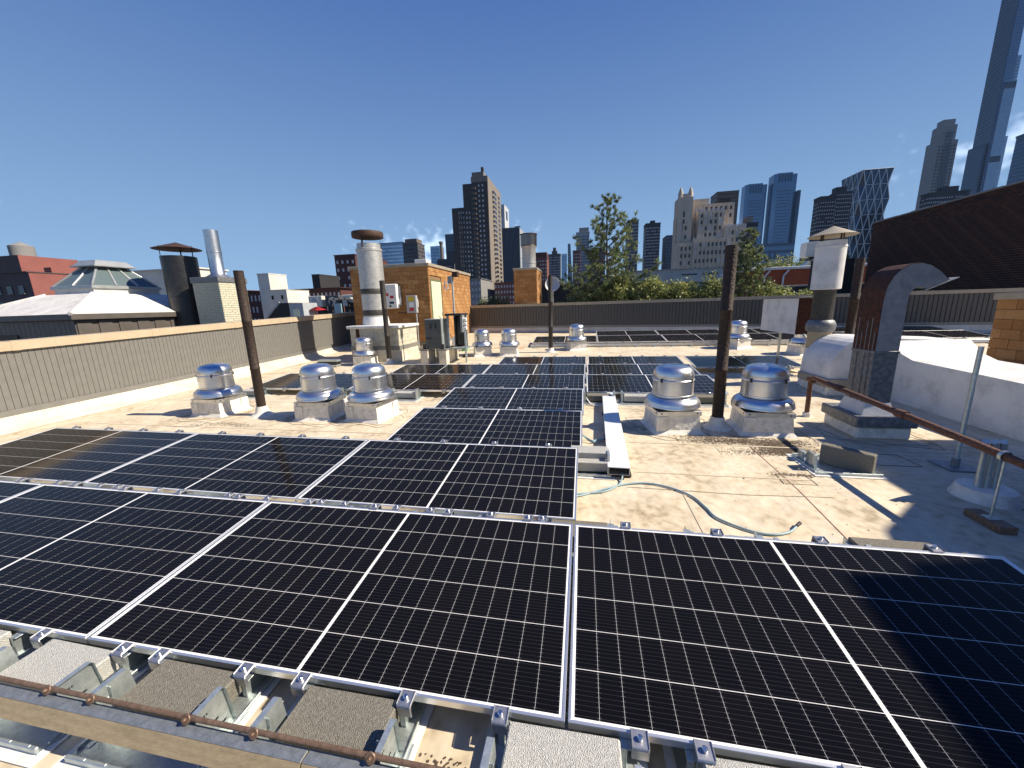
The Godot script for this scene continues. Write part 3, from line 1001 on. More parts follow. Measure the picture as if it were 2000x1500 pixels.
func build_roof() -> void:
	structure("ground", pb(-2500, 2500, -800, 3000, GY - 2.0, GY), M.ground)
	var m := MB.new()
	var lx := func(d: float) -> float: return -8.42 - .08 * d
	var ds := [-6.0, 0.0, 4.0, 8.0, 10.5, 13.0, 16.0, 18.6]
	for i in ds.size() - 1:
		var a: float = ds[i]
		var b: float = ds[i + 1]
		m.quad(at(lx.call(a), roof_y(a), a), at(16.5, roof_y(a), a), at(16.5, roof_y(b), b), at(lx.call(b), roof_y(b), b))
	m.quad(at(-7.94, -.4, -6), at(16.5, -.4, -6), at(16.5, 0, -6), at(-7.94, 0, -6))
	structure("roof", m, M.roof)
	m = MB.new()
	m.hexa([at(-8.0, GY, -5.8), at(16.3, GY, -5.8), at(16.3, GY, 18.4), at(-9.8, GY, 18.4), at(-8.0, -.08, -5.8), at(16.3, -.08, -5.8), at(16.3, -.08, 18.4), at(-9.8, -.08, 18.4)])
	structure("building_below", m, M.c_rust_red)
	# lapped membrane seams: thin welded strips that run across the roof
	for s in [[3.62, .55, 2.1], [4.45, -7.6, 6.5], [5.95, -8.2, 3.0], [8.9, -8.9, -4.6], [11.05, -9.0, 6.5]]:
		var y: float = roof_y(s[0]) + .003
		var sm := MB.new()
		sm.cbox(at(s[1], y - .002, s[0] + .012), at(s[2], y + .0015, s[0] - .012), .001)
		structure("membrane_seam", sm, M.seam)
	for s in [[.92, 2.3, 3.2], [-7.6, 5.0, 9.0]]:
		var sm := MB.new()
		sm.cbox(at(s[0] - .012, .0008, s[2]), at(s[0] + .012, .0042, s[1]), .001)
		structure("membrane_seam", sm, M.seam)
	# red chalk line snapped on the membrane
	structure("chalk_line", tb([at(1.92, .003, 4.45), at(1.90, .003, 3.4), at(1.83, .003, 2.45)], .0022, 5), M.chalk)
	structure("chalk_line", tb([at(.45, .003, 3.28), at(1.45, .003, 3.26), at(2.1, .003, 3.3)], .002, 5), M.caulk)
	# square patch outlines of old sealant
	for q in [[1.98, 3.62, .26, .2], [-5.95, 4.55, .5, .25], [-1.2, 11.2, .4, .2], [3.1, 4.2, .35, .3]]:
		var pts := []
		for k in 5:
			pts.append(at(q[0] + [-1, 1, 1, -1, -1][k] * q[2] * .5 + sin(k * 3.0) * .02, .002, q[1] + [-1, -1, 1, 1, -1][k] * q[3] * .5))
		structure("sealant_bead", tb(pts, .004, 5), M.caulk)
	# sealant rings and laps round the fan curbs
	for c in [[1.20, 5.08], [2.28, 5.10], [-6.06, 5.22], [-4.06, 5.16], [-3.18, 5.18], [3.45, 5.1]]:
		for j in 2:
			var pts := []
			for k in 21:
				var a := TAU * k / 20.0
				var r: float = .40 + .07 * j + .05 * sin(a * 3.0 + c[0] * 5.0) + .035 * sin(a * 7.0 + j * 2.0)
				var s := 1.0 / maxf(absf(cos(a)), absf(sin(a)))
				pts.append(at(c[0] + cos(a) * r * minf(s, 1.25), .002, c[1] + sin(a) * r * minf(s, 1.25)))
			structure("sealant_bead", tb(pts, .0035, 4), M.caulk)

func build_parapets() -> void:
	var p := Vector2(-7.88, -.0)
	# the long parapet on the sunny side
	var fx := func(d: float) -> Vector2: return Vector2(-8.35 - .08 * d, d)
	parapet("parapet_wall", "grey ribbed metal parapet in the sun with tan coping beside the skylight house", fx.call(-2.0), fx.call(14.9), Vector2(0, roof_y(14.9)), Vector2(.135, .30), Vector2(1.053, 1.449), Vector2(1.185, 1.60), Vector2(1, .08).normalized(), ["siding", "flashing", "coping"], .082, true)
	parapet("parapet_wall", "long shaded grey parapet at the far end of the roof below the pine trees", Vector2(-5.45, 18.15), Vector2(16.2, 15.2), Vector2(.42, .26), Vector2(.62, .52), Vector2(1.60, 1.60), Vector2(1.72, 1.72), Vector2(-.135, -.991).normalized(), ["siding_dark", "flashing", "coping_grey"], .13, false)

func build_bulkheads() -> void:
	var orange := ["block0", "block1", "block2", "block3", "block4"]
	# roof-stair bulkhead of orange split-face block
	var x0 := -8.50
	var x1 := -5.43
	var d0 := 13.2
	var d1 := 18.3
	var top := 3.13
	var t := thing("stair_bulkhead", "orange block stair bulkhead with a pale green door at the roof end", "bulkhead", at(x1, 0, d0))
	var b := t.position
	var rel := func(x: float, y: float, d: float) -> Vector3: return at(x, y, d) - b
	obj("wall_core", pb(x0 - x1 + .025, -.025, .025, d1 - d0, .0, top), M.mortar_orange, t)
	bond(t, "wall_block", rel.call(x0, .42, d0), Vector3.RIGHT, Vector3.BACK, x1 - x0, top - .42, .30, .145, .008, orange)
	bond(t, "wall_block", rel.call(x1, .42, d0), Vector3.FORWARD, Vector3.RIGHT, d1 - d0, top - .42, .30, .145, .008, orange, [[.08, 1.24, -.1, 2.28]])
	obj("base_flashing", pb(x0 - x1 - .03, .03, -.03, d1 - d0, .30, .42), M.flashing, t)
	obj("membrane_upturn", pb(x0 - x1 - .02, .02, -.02, d1 - d0 - .01, .0, .30), M.roof_white, t)
	obj("coping", pb(x0 - x1 - .06, .06, -.06, d1 - d0 + .06, top, top + .11, .008), M.coping_grey, t)
	var df := obj("door_frame", pb(-.02, .006, .10, 1.22, .42, 2.70), M.door_frame, t)
	var dr := obj("door", pb(.008, .030, .17, 1.10, .45, 2.62, .006), M.door_green, t)
	obj("handle", pb(.03, .07, 1.0, 1.05, 1.35, 1.50, .01), M.bolt, dr)
	obj("hatch_box", pb(-.55, -.1, .15, .6, top + .11, top + .26, .01), M.white_box, t)

	# chimney of the same block standing on the far parapet
	t = thing("chimney", "orange block chimney with a round metal flue rising from the shaded parapet", "chimney", at(-2.65, 0, 18.02))
	b = t.position
	var cx0 := -3.18
	var cx1 := -2.10
	obj("wall_core", pb(cx0 + 2.65 + .02, cx1 + 2.65 - .02, .02, 2.1, .2, 3.26), M.mortar_orange, t)
	bond(t, "wall_block", at(cx0, 1.70, 18.02) - b, Vector3.RIGHT, Vector3.BACK, cx1 - cx0, 1.56, .27, .13, .008, orange)
	bond(t, "wall_block", at(cx1, 1.70, 18.02) - b, Vector3.FORWARD, Vector3.RIGHT, 2.1, 1.56, .27, .13, .008, orange)
	obj("cap", pb(cx0 + 2.65 - .04, cx1 + 2.65 + .04, -.04, 2.14, 3.26, 3.36, .01), M.coping_grey, t)
	var fl := MB.new()
	fl.lathe([Vector2(.34, 3.36), Vector2(.33, 3.62), Vector2(.345, 3.63), Vector2(.345, 3.67), Vector2(.33, 3.68), Vector2(.33, 4.32), Vector2(.38, 4.42), Vector2(.30, 4.44)], 26, Transform3D(Basis(), Vector3(.08, 0, -.95)))
	obj("flue", fl, M.steel_stack, t)
	var cap := MB.new()
	cap.lathe([Vector2(.34, 4.40), Vector2(.40, 4.46), Vector2(.40, 4.98), Vector2(.36, 5.0), Vector2(0, 5.02)], 8, Transform3D(Basis(Vector3.UP, .35), Vector3(.08, 0, -.95)))
	obj("flue_cap", cap, M.chrome_cap, t)
	var rim := MB.new()
	rim.lathe([Vector2(.39, 4.95), Vector2(.43, 4.955), Vector2(.43, 4.99), Vector2(.39, 4.995)], 8, Transform3D(Basis(Vector3.UP, .35), Vector3(.08, 0, -.95)))
	obj("cap_rim", rim, M.cap_rust, t)

	# low block structure on the far side of the white duct
	t = thing("block_chimney", "low orange block chimney with a beige cap behind the white duct", "chimney", at(8.95, 0, 7.0))
	obj("wall_core", pb(.02, 1.6, .02, 3.18, 0, 1.46), M.mortar_orange, t)
	bond(t, "wall_block", Vector3(0, 0, -3.2), Vector3.BACK, Vector3.LEFT, 3.2, 1.46, .40, .195, .010, orange)
	bond(t, "wall_block", Vector3.ZERO, Vector3.RIGHT, Vector3.BACK, 1.6, 1.46, .40, .195, .010, orange)
	obj("cap", pb(-.06, 1.66, -.06, 3.26, 1.46, 1.60, .012), M.coping_grey, t)

	# the taller bulkhead that shades the foot of the conduit and one corner of the front row
	t = thing("stair_bulkhead", "tall orange block bulkhead with a stepped top shading the front row of panels", "bulkhead", at(7.0, 0, 1.0))
	var poly := []
	for q in [[5.09, 0.0], [5.09, 3.92], [3.68, 3.92], [3.18, 4.45], [2.53, 4.70], [2.50, 5.03], [2.42, 5.05], [2.40, 5.37], [-3.0, 5.39], [-3.0, 0.0]]:
		poly.append(Vector2(q[0] - 1.0, q[1]))
	var pm := MB.new()
	pm.prism(poly, 0.0, 3.2, Transform3D(Basis(Vector3(0, 0, -1), Vector3(0, 1, 0), Vector3(1, 0, 0)), Vector3.ZERO))
	obj("wall", pm, M.block0, t)
	obj("door", pb(-.012, .05, -.6, .4, .2, 2.25, .006), M.door_green, t)

	# chimney block under the steel stack
	t = thing("plastered_chimney", "cement plastered block chimney base with a white slab top below the steel stack", "chimney base", at(-6.42, 0, 10.9))
	var pl := ["plaster"]
	obj("wall_core", pb(-.80, .80, .012, 1.32, 0, 1.08), M.plaster, t)
	bond(t, "wall_block", Vector3(-.82, .0, 0), Vector3.RIGHT, Vector3.BACK, 1.64, 1.08, .41, .216, .005, pl, [], 300, .008)
	bond(t, "wall_block", Vector3(.82, .0, 0), Vector3.FORWARD, Vector3.RIGHT, 1.32, 1.08, .41, .216, .005, pl, [], 300, .008)
	obj("band", pb(-.845, .845, -.025, 1.34, .40, .53), M.flashing, t)
	obj("membrane_upturn", pb(-.838, .838, -.018, 1.335, 0, .40), M.roof_white, t)
	obj("slab", pb(-.90, .90, -.08, 1.40, 1.08, 1.17, .012), M.white_coat, t)
	obj("rust_streak", pb(-.62, -.50, -.014, .02, .54, 1.07), M.rust, t)
	# the steel stack
	t = thing("steel_stack", "wide grey steel stack with a rusty drum cap on the chimney base", "stack", at(-6.72, 1.17, 11.62))
	var sm := MB.new()
	sm.lathe([Vector2(.42, 0), Vector2(.40, .16), Vector2(.385, .3), Vector2(.385, 1.0), Vector2(.395, 1.01), Vector2(.395, 1.05), Vector2(.385, 1.06), Vector2(.385, 2.30), Vector2(.405, 2.32), Vector2(.405, 2.38), Vector2(.36, 2.40), Vector2(.36, 2.54), Vector2(.33, 2.54), Vector2(.33, 2.0)], 34)
	obj("shell", sm, M.steel_stack, t)
	sm = MB.new()
	sm.lathe([Vector2(.386, .30), Vector2(.391, .32), Vector2(.391, .46), Vector2(.386, .48)], 34)
	sm.lathe([Vector2(.386, .98), Vector2(.392, 1.0), Vector2(.397, 1.02), Vector2(.397, 1.13), Vector2(.386, 1.15)], 34)
	obj("tar_band", sm, M.tar, t)
	sm = MB.new()
	sm.lathe([Vector2(.43, .0), Vector2(.43, .05), Vector2(.40, .22), Vector2(.388, .26)], 34)
	obj("collar", sm, M.white_coat, t)
	sm = MB.new()
	for i in 3:
		var a := TAU * i / 3.0 + .5
		sm.cbox(Vector3(-.016, 2.3, -.005), Vector3(.016, 2.76, .005), .002, Transform3D(Basis(Vector3.UP, a + PI / 2), Vector3(cos(a) * .365, 0, -sin(a) * .365)))
	obj("cap_stay", sm, M.cap_rust, t)
	sm = MB.new()
	sm.lathe([Vector2(.0, 2.75), Vector2(.47, 2.73), Vector2(.48, 2.75), Vector2(.48, 2.88), Vector2(.47, 2.895), Vector2(.0, 2.93)], 34)
	obj("cap", sm, M.cap_rust, t)

func build_panels() -> void:
	var z0 := 1.1112
	var p := 1.34865
	var off := [0.0, .0105, .0485, .0645, .0857, .1052, .1339]
	var f6 := [.25, .46, .91, 1.19, 1.66, 2.04]
	var f4 := [.32, .86, 1.42, 1.98]
	var g := PL + .012
	var rows := ["first row, by the wind deflector", "second row", "third row", "fourth row", "fifth row", "sixth row", "seventh row"]
	var grp := "solar panels of the main array"
	# first row
	for k in range(-3, 1):
		var lab: String = ["solar panel at the parapet end of the first row", "solar panel of the first row, second from the parapet end", "solar panel of the first row, third from the parapet, above the bare ballast blocks", "solar panel of the first row half shaded, beside the rusty conduit"][k + 3]
		panel(.006 + k * g, z0, .14, lab, grp, 1, f6, f4)
	for k in 3:
		panel(off[1] - PL - k * g, z0 + p, .14, ["solar panel of the second row beside the loose grey cable", "middle solar panel of the second row", "solar panel of the second row at the parapet end, mirroring the grey siding"][k], grp, 1, f6, f4)
	panel(off[2] - PL, z0 + 2 * p, .14, "single solar panel of the third row before the white cable tray", grp, 1, f6, f4)
	panel(off[3] - PL, z0 + 3 * p, .14, "single solar panel of the fourth row alongside the white cable tray", grp, 1, f4, f4)
	panel(off[4] - PL, z0 + 4 * p, .14, "middle solar panel of the fifth row mirroring the iron pipe", grp, 0, f4, f4)
	panel(off[4] - PL - g, z0 + 4 * p, .14, "solar panel of the fifth row mirroring the orange bulkhead", grp, 0, f4, f4)
	panel(off[4] - PL - 2 * g, z0 + 4 * p, .14, "solar panel of the fifth row behind the three fans at the parapet", grp, 0, f4, f4)
	panel(off[4] + .03, z0 + 4 * p, .14, "solar panel of the fifth row behind the fan at the cable tray", grp, 0, f4, f4)
	panel(off[5] - PL, z0 + 5 * p, .14, "middle solar panel of the sixth row", grp, 0, f4, f4)
	panel(off[5] - PL - g, z0 + 5 * p, .14, "solar panel of the sixth row in front of the chimney base", grp, 0, f4, f4)
	panel(off[5] + .035, z0 + 5 * p, .14, "solar panel of the sixth row on the cable tray side", grp, 0, f4, f4)
	panel(off[6] - PL, z0 + 6 * p, .14, "solar panel of the seventh row in front of the pair of far fans", grp, 0, f4, f4)
	panel(off[6] + .04, z0 + 6 * p, .14, "solar panel of the seventh row in front of the single far fan", grp, 0, f4, f4)
	panel(off[6] + .04 + PL + .16, z0 + 6 * p, .14, "outermost solar panel of the seventh row beyond the tall iron pipe", grp, 0, f4, f4)
	# the far array under the shaded parapet
	var fg := "solar panels of the far array"
	for k in 6:
		panel(-1.74 + k * g, 13.4, roof_y(13.4) + .17, "solar panel of the far array's near row, number %s counted from the hose end" % ["one", "two", "three", "four", "five", "six"][k], fg, 0, f4, [], .115)
	for k in 5:
		panel(.56 + k * g, 14.75, roof_y(14.75) + .17, "solar panel of the far array's second row, number %s counted from the hose end" % ["one", "two", "three", "four", "five"][k], fg, 0, [], f4, .115)
	# the far array's front rail with its feet
	var t := thing("wind_deflector", "silver wind deflector along the front of the far solar array", "wind deflector", at(-1.8, roof_y(13.3), 13.33))
	obj("sheet", bx(Vector3(0, .03, -.03), Vector3(13.8, .125, .0), .004), M.aluminium_dull, t)
	for i in 24:
		obj("foot", bx(Vector3(.1 + i * .58, -.02, -.05), Vector3(.18 + i * .58, .03, .07), .004), M.galvanised, t)

func build_racking() -> void:
	var z0 := 1.1112
	var p := 1.34865
	var d := z0 - .115
	# front supports, not yet carrying a panel on the camera side
	var xs := [-2.95, -2.27, -1.595, -.855, -.01, .655]
	var bm := ["concrete_light", "concrete_light", "concrete_dark", "concrete_dark", "concrete_light", "concrete_light"]
	var bl := ["pale ballast block at the frame edge before the first row", "pale ballast block, second from the parapet end of the deflector", "dark speckled ballast block beside the pale one, third along", "dark speckled ballast block before the middle of a panel, fourth along", "pale rough ballast block below the joint of two panels", "pale ballast block before the half shaded panel"]
	for i in xs.size():
		rack(xs[i], d, "galvanised support in the first row, number %s counted from the parapet end" % ["one", "two", "three", "four", "five", "six"][i])
		ballast(xs[i], d + .0, .036, bm[i], bl[i], rng.randf_range(-.02, .02))
	# wind deflector: folded sheet with a brown rod and screw washers
	var t := thing("wind_deflector", "galvanised wind deflector with a brown rod along the unfinished front", "wind deflector", at(-.2, 0, .86))
	for s in [[-3.4, -.665], [-.66, .62]]:
		var m := MB.new()
		m.cbox(Vector3(s[0], .174, .004), Vector3(s[1], .178, .046), .001)
		obj("galvanised_band", m, M.zinc_dark, t)
		m = MB.new()
		m.hexa([Vector3(s[0], .108, .072), Vector3(s[1], .108, .072), Vector3(s[1], .108, .020), Vector3(s[0], .108, .020), Vector3(s[0], .1735, .047), Vector3(s[1], .1735, .047), Vector3(s[1], .1735, .010), Vector3(s[0], .1735, .010)])
		obj("timber", m, M.wood, t)
	obj("rod", tb([Vector3(-3.4, .196, .0), Vector3(.62, .196, .0)], .0085, 10), M.brown_rod, t)
	for i in xs.size():
		for s in [-.225, .225]:
			var x: float = xs[i] + s + .2
			var w := MB.new()
			w.lathe([Vector2(0, .003), Vector2(.017, .003), Vector2(.019, 0)], 16, Transform3D(Basis(Vector3.RIGHT, PI / 2 - .5), Vector3(x, .198, .008)))
			w.lathe([Vector2(0, .012), Vector2(.006, .012), Vector2(.008, .008), Vector2(.008, .003)], 6, Transform3D(Basis(Vector3.RIGHT, PI / 2 - .5), Vector3(x, .198, .008)))
			obj("screw_washer", w, M.brown_rod, t)
			obj("tie_strap", bx(Vector3(x - .010, .10, -.05), Vector3(x + .010, .192, -.046), .001), M.galvanised, t)
	# behind the half shaded panel
	var d1 := z0 + p - .115
	rack(.03, d1, "galvanised support behind the joint of the front panels")
	ballast(.03, d1 + .03, .036, "concrete_dark", "dark ballast block at the corner where the two rows meet")
	rack(.98, d1, "galvanised support behind the front row holding no block")
	rack(1.95, d1, "galvanised support behind the half shaded panel")
	ballast(1.95, d1 + .06, .036, "concrete_dark", "grey ballast block behind the half shaded panel", 0.0, 0.0, Vector3(.44, .094, .22))
	# beside the cable tray
	var d2 := z0 + 2 * p - .115
	rack(.06, d2 - .02, "galvanised support beside the near end of the cable tray")
	ballast(.10, d2 - .10, .036, "concrete_light", "lower ballast block of the two beside the cable tray's near end", .02)
	ballast(.13, d2 + .11, .036, "concrete_light", "upper pale ballast block of the two beside the cable tray", -.03)
	ballast(.12, d2 + .0, .131, "concrete_light", "ballast block lying across the two by the cable tray", .01, 0.0, Vector3(.38, .06, .19))
	# fifth row front, both wings
	var d4 := z0 + 4 * p - .115
	var w := [["galvanised support before the fifth row by the cable tray end", .32], ["galvanised support before the fifth row behind the fan", .93], ["galvanised support before the fifth row at its free end", 2.02], ["galvanised support before the fifth row between fan and fourth row", -3.2], ["galvanised support before the fifth row behind the middle fan", -4.75], ["galvanised support before the fifth row near the parapet", -6.6]]
	var wb := ["ballast block before the fifth row next to the cable tray end", "ballast block before the fifth row seen past the fan", "ballast block before the fifth row beside the tall iron pipe", "ballast block before the fifth row between fan and fourth row", "ballast block before the fifth row behind the middle fan", "ballast block before the fifth row near the parapet"]
	for i in w.size():
		rack(w[i][1], d4, w[i][0])
		ballast(w[i][1], d4 - .02, .036, "concrete_dark" if i % 2 == 0 else "concrete_light", wb[i])
	rack(4.2, z0 + 6 * p - .115, "galvanised support before the outermost panel of the seventh row")
	var count := {}
	# hidden carriers of every row, so that nothing hangs in the air
	for q in [[1, -.9], [1, -1.9], [1, -3.2], [1, -4.6], [1, -5.9], [2, -.6], [2, -1.7], [2, -3.0], [2, -4.4], [2, -5.9], [3, -.6], [3, -1.7], [4, -.6], [4, -1.7], [5, -.6], [5, -1.7], [5, -3.6], [5, 1.2], [6, -.6], [6, -1.7], [6, 1.2], [7, -.6], [7, 1.2], [7, 3.6], [4, -3.95], [6, -3.4]]:
		var dd: float = z0 + q[0] * p - .115
		count[q[0]] = count.get(q[0], 0) + 1
		rack(q[1], dd, "galvanised support half hidden in the gap before row %s, %s in line" % [["zero", "two", "three", "four", "five", "six", "seven", "eight"][q[0]], ["first", "second", "third", "fourth", "fifth"][count[q[0]] - 1]])
	# one support standing by itself with its block on edge
	rack(2.49, 3.98, "galvanised support standing alone on the open roof by the gooseneck duct", true, true, .0, 0.0, .16)
	ballast(2.56, 3.93, .013, "concrete_dark", "concrete block standing on edge in the lone support", -.80, 0.0, Vector3(.40, .19, .092))

func build_fans_and_pipes() -> void:
	fan0 = make_fan()
	fan(-6.06, 5.22, "exhaust fan by the parapet crossed by the shadow of an iron pipe")
	fan(-4.06, 5.16, "exhaust fan beside the rusty pipe, middle of the three near the parapet", .1)
	fan(-3.18, 5.18, "exhaust fan of the three near the parapet that stands by the fourth row", -.1)
	fan(-6.55, 10.50, "exhaust fan close in front of the plastered chimney base", .2)
	fan(-3.22, 12.0, "far exhaust fan next to the green bucket", .4)
	fan(-2.32, 12.02, "far exhaust fan of a pair, farther from the green bucket", .1)
	fan(-.17, 12.95, "far exhaust fan standing alone before the far solar array", .3)
	fan(4.83, 13.0, "far exhaust fan seen beside the tall iron pipe", .5)
	fan(1.20, 5.08, "exhaust fan whose shadow falls on the white cable tray", .15, 1.0)
	fan(2.28, 5.10, "exhaust fan between the tall iron pipe and the gooseneck duct", -.05)
	fan(6.15, 11.9, "far exhaust fan half hidden behind the white capped stack", .2)
	fan(10.4, 16.2, "distant exhaust fan glimpsed beyond the rusty gooseneck", .2, .8)
	vent_pipe(-5.17, 5.14, 2.30, .068, "rusty iron vent pipe between the fans near the parapet")
	vent_pipe(-5.87, 10.70, 2.50, .075, "iron vent pipe in front of the plastered chimney base", "dark_pipe")
	vent_pipe(-1.0, 12.42, 2.55, .072, "black iron vent pipe mirrored in the solar panels", "dark_pipe")
	vent_pipe(1.78, 5.12, 2.27, .068, "tall rusty iron vent pipe between the two big fans")
	vent_pipe(5.42, 8.9, 2.36, .075, "iron vent pipe behind the rusty gooseneck duct")

func build_right_side() -> void:
	# gooseneck duct
	var t := thing("gooseneck_duct", "rusty square gooseneck duct turning over beside the conduit", "duct", at(3.4, 0, 5.08))
	var b := t.position
	obj("curb", bx(Vector3(-.22, 0, -.36), Vector3(.33, .15, .26), .02), M.curb, t)
	obj("curb_cap", bx(Vector3(-.25, .15, -.39), Vector3(.36, .275, .29), .012), M.duct_dark, t)
	var sk := MB.new()
	sk.hexa([Vector3(-.165, .275, .215), Vector3(.175, .275, .215), Vector3(.175, .275, -.215), Vector3(-.165, .275, -.215), Vector3(-.125, .42, .182), Vector3(.125, .42, .182), Vector3(.125, .42, -.182), Vector3(-.125, .42, -.182)])
	obj("skirt", sk, M.white_coat, t)
	var low := MB.new()
	low.cbox(Vector3(-.12, .36, -.18), Vector3(.12, 1.01, .18), .004)
	low.cbox(Vector3(-.128, .99, -.188), Vector3(.128, 1.02, .188), .003)
	for z in [-.09, .03, .11]:
		low.cbox(Vector3(-.127, .40, z), Vector3(-.12, .99, z + .012), .002)
	obj("lower_duct", low, M.duct_dark, t)
	var outer := [Vector2(3.285, 1.015), Vector2(3.285, 1.58), Vector2(3.30, 1.72), Vector2(3.345, 1.83), Vector2(3.41, 1.905), Vector2(3.49, 1.95), Vector2(3.58, 1.962), Vector2(3.67, 1.935), Vector2(3.77, 1.865), Vector2(3.855, 1.775)]
	var inner := [Vector2(3.66, 1.69), Vector2(3.615, 1.715), Vector2(3.57, 1.71), Vector2(3.535, 1.675), Vector2(3.515, 1.60), Vector2(3.515, 1.015)]
	var poly := []
	for q in outer + inner:
		poly.append(q - Vector2(3.4, 0))
	var m := MB.new()
	m.prism(poly, -.18, .18)
	obj("neck", m, M.duct_grey, t)
	m = MB.new()
	for i in outer.size() - 1:
		var a: Vector2 = outer[i] - Vector2(3.4, 0)
		var c: Vector2 = outer[i + 1] - Vector2(3.4, 0)
		var e := (c - a).normalized()
		var o := Vector2(-e.y, e.x) * .004
		m.hexa([Vector3(a.x, a.y, .183), Vector3(c.x, c.y, .183), Vector3(c.x, c.y, -.183), Vector3(a.x, a.y, -.183), Vector3(a.x + o.x, a.y + o.y, .183), Vector3(c.x + o.x, c.y + o.y, .183), Vector3(c.x + o.x, c.y + o.y, -.183), Vector3(a.x + o.x, a.y + o.y, -.183)])
	obj("rusty_skin", m, M.rust, t)
	m = MB.new()
	for z in [-.13, -.06, .01, .08, .14]:
		m.cbox(Vector3(-.1225, 1.02, z), Vector3(-.1185, 1.32 + .1 * sin(z * 30.0), z + .006), .001)
	obj("drip_streak", m, M.duct_grey, t)
	m = MB.new()
	m.cbox(Vector3(-.155, -.004, -.2), Vector3(.155, .004, .2), .002, Transform3D(Basis(Vector3.BACK, .42), Vector3(.385, 1.735, 0)))
	obj("lip", m, M.duct_grey, t)

	# white coated duct: a rounded elbow and a long low run
	t = thing("white_duct", "long white coated duct with a rounded elbow behind the gooseneck", "duct", at(4.85, 0, 7.0))
	var el := []
	for i in 10:
		var a := PI - i / 9.0 * PI * .5
		el.append(Vector2(4.58 + .50 * cos(a), .42 + .55 * sin(a)))
	el.append_array([Vector2(4.86, .955), Vector2(5.95, .90), Vector2(5.95, .10), Vector2(4.86, .10), Vector2(4.08, .24)])
	poly = []
	for q in el:
		poly.append(q - Vector2(4.85, 0))
	m = MB.new()
	m.prism(poly, -.85, .0)
	obj("elbow", m, M.white_coat, t)
	m = MB.new()
	var ys := [[0.0, .92], [.22, .74], [.45, .665], [1.5, .635], [2.6, .60], [5.6, .56]]
	for i in ys.size() - 1:
		var a = ys[i]
		var c = ys[i + 1]
		m.hexa([Vector3(0, 0, c[0]), Vector3(1.1, 0, c[0]), Vector3(1.1, 0, a[0]), Vector3(0, 0, a[0]), Vector3(.03, c[1], c[0]), Vector3(1.07, c[1], c[0]), Vector3(1.07, a[1], a[0]), Vector3(.03, a[1], a[0])])
	obj("run", m, M.white_coat, t)
	obj("curb", bx(Vector3(-.80, 0, -.80), Vector3(-.08, .16, .02), .02), M.curb, t)
	obj("curb_cap", bx(Vector3(-.83, .16, -.83), Vector3(-.05, .29, .05), .01), M.coping_grey, t)

	# tarred stack with a white jacket and cone cap
	t = thing("capped_stack", "white jacketed stack with a cone rain cap on a tarred pipe", "stack", at(4.40, 0, 8.02))
	var st := MB.new()
	st.lathe([Vector2(.24, 0), Vector2(.22, .3), Vector2(.19, .7)], 24)
	obj("boot", st, M.white_coat, t)
	st = MB.new()
	st.lathe([Vector2(.185, .6), Vector2(.18, 1.02)], 24)
	obj("lower_pipe", st, M.wood, t)
	st = MB.new()
	st.lathe([Vector2(.19, 1.0), Vector2(.225, 1.04), Vector2(.23, 1.13), Vector2(.20, 1.2), Vector2(.17, 1.22)], 20)
	obj("sealant_wrap", st, M.duct_dark, t)
	st = MB.new()
	st.lathe([Vector2(.165, 1.15), Vector2(.165, 1.75), Vector2(.20, 1.80)], 24)
	obj("tarred_pipe", st, M.tar, t)
	st = MB.new()
	st.lathe([Vector2(.18, 1.76), Vector2(.225, 1.77), Vector2(.225, 2.48), Vector2(.232, 2.485), Vector2(.232, 2.51), Vector2(.22, 2.52), Vector2(.22, 2.60), Vector2(.20, 2.60), Vector2(.20, 2.3)], 30)
	obj("jacket", st, M.white_coat, t)
	st = MB.new()
	for i in 4:
		var a := TAU * i / 4.0 + .4
		st.cbox(Vector3(-.014, 2.5, -.004), Vector3(.014, 2.74, .004), .001, Transform3D(Basis(Vector3.UP, a + PI / 2), Vector3(cos(a) * .20, 0, -sin(a) * .20)))
	obj("cap_stay", st, M.cap_rust, t)
	st = MB.new()
	st.lathe([Vector2(.36, 2.685), Vector2(.362, 2.69), Vector2(.0, 2.86)], 30)
	st.lathe([Vector2(.0, 2.84), Vector2(.36, 2.685)], 30)
	obj("cone_cap", st, M.coping_grey, t)

	# sheet metal draft box on legs behind the stack
	t = thing("draft_box", "grey and rust coloured sheet metal box on legs beside the capped stack", "metal box", at(4.28, 0, 8.6))
	obj("side_panel", pb(0, .012, .012, 1.55, .90, 1.62), M.white_coat, t)
	obj("front_panel", pb(.0, .46, 0, .012, .90, 1.62), M.rust, t)
	obj("body", pb(.0125, .46, .0125, 1.55, .91, 1.615), M.rust, t)
	obj("lid", pb(-.03, .49, -.03, 1.58, 1.62, 1.645, .004), M.duct_dark, t)
	for q in [[.42, .05], [.42, 1.5]]:
		obj("leg", pb(q[0] - .02, q[0] + .02, q[1] - .02, q[1] + .02, 0, .91), M.galvanised, t)

	obj("conduit", tb(spline([Vector3(.15, .91, .0), Vector3(.22, .7, .12), Vector3(.3, .4, .3), Vector3(.32, .0, .34)], 5), .02, 8), M.grey_box, t)
	# rusty conduit on its elbow and strut
	t = thing("conduit", "rusty conduit running along the roof towards the camera on a strut", "conduit", at(3.12, 0, 5.72))
	b = t.position
	var pts := [at(3.14, 0, 5.74), at(3.13, .47, 5.73), at(3.12, .55, 5.70), at(3.10, .575, 5.60), at(2.98, .575, 4.6), at(2.93, .53, 3.2), at(2.90, .47, 2.0), at(2.88, .43, 1.0)]
	var loc := []
	for q in pts:
		loc.append(q - b)
	obj("pipe", tb(loc, .029, 12), M.conduit_rust, t)
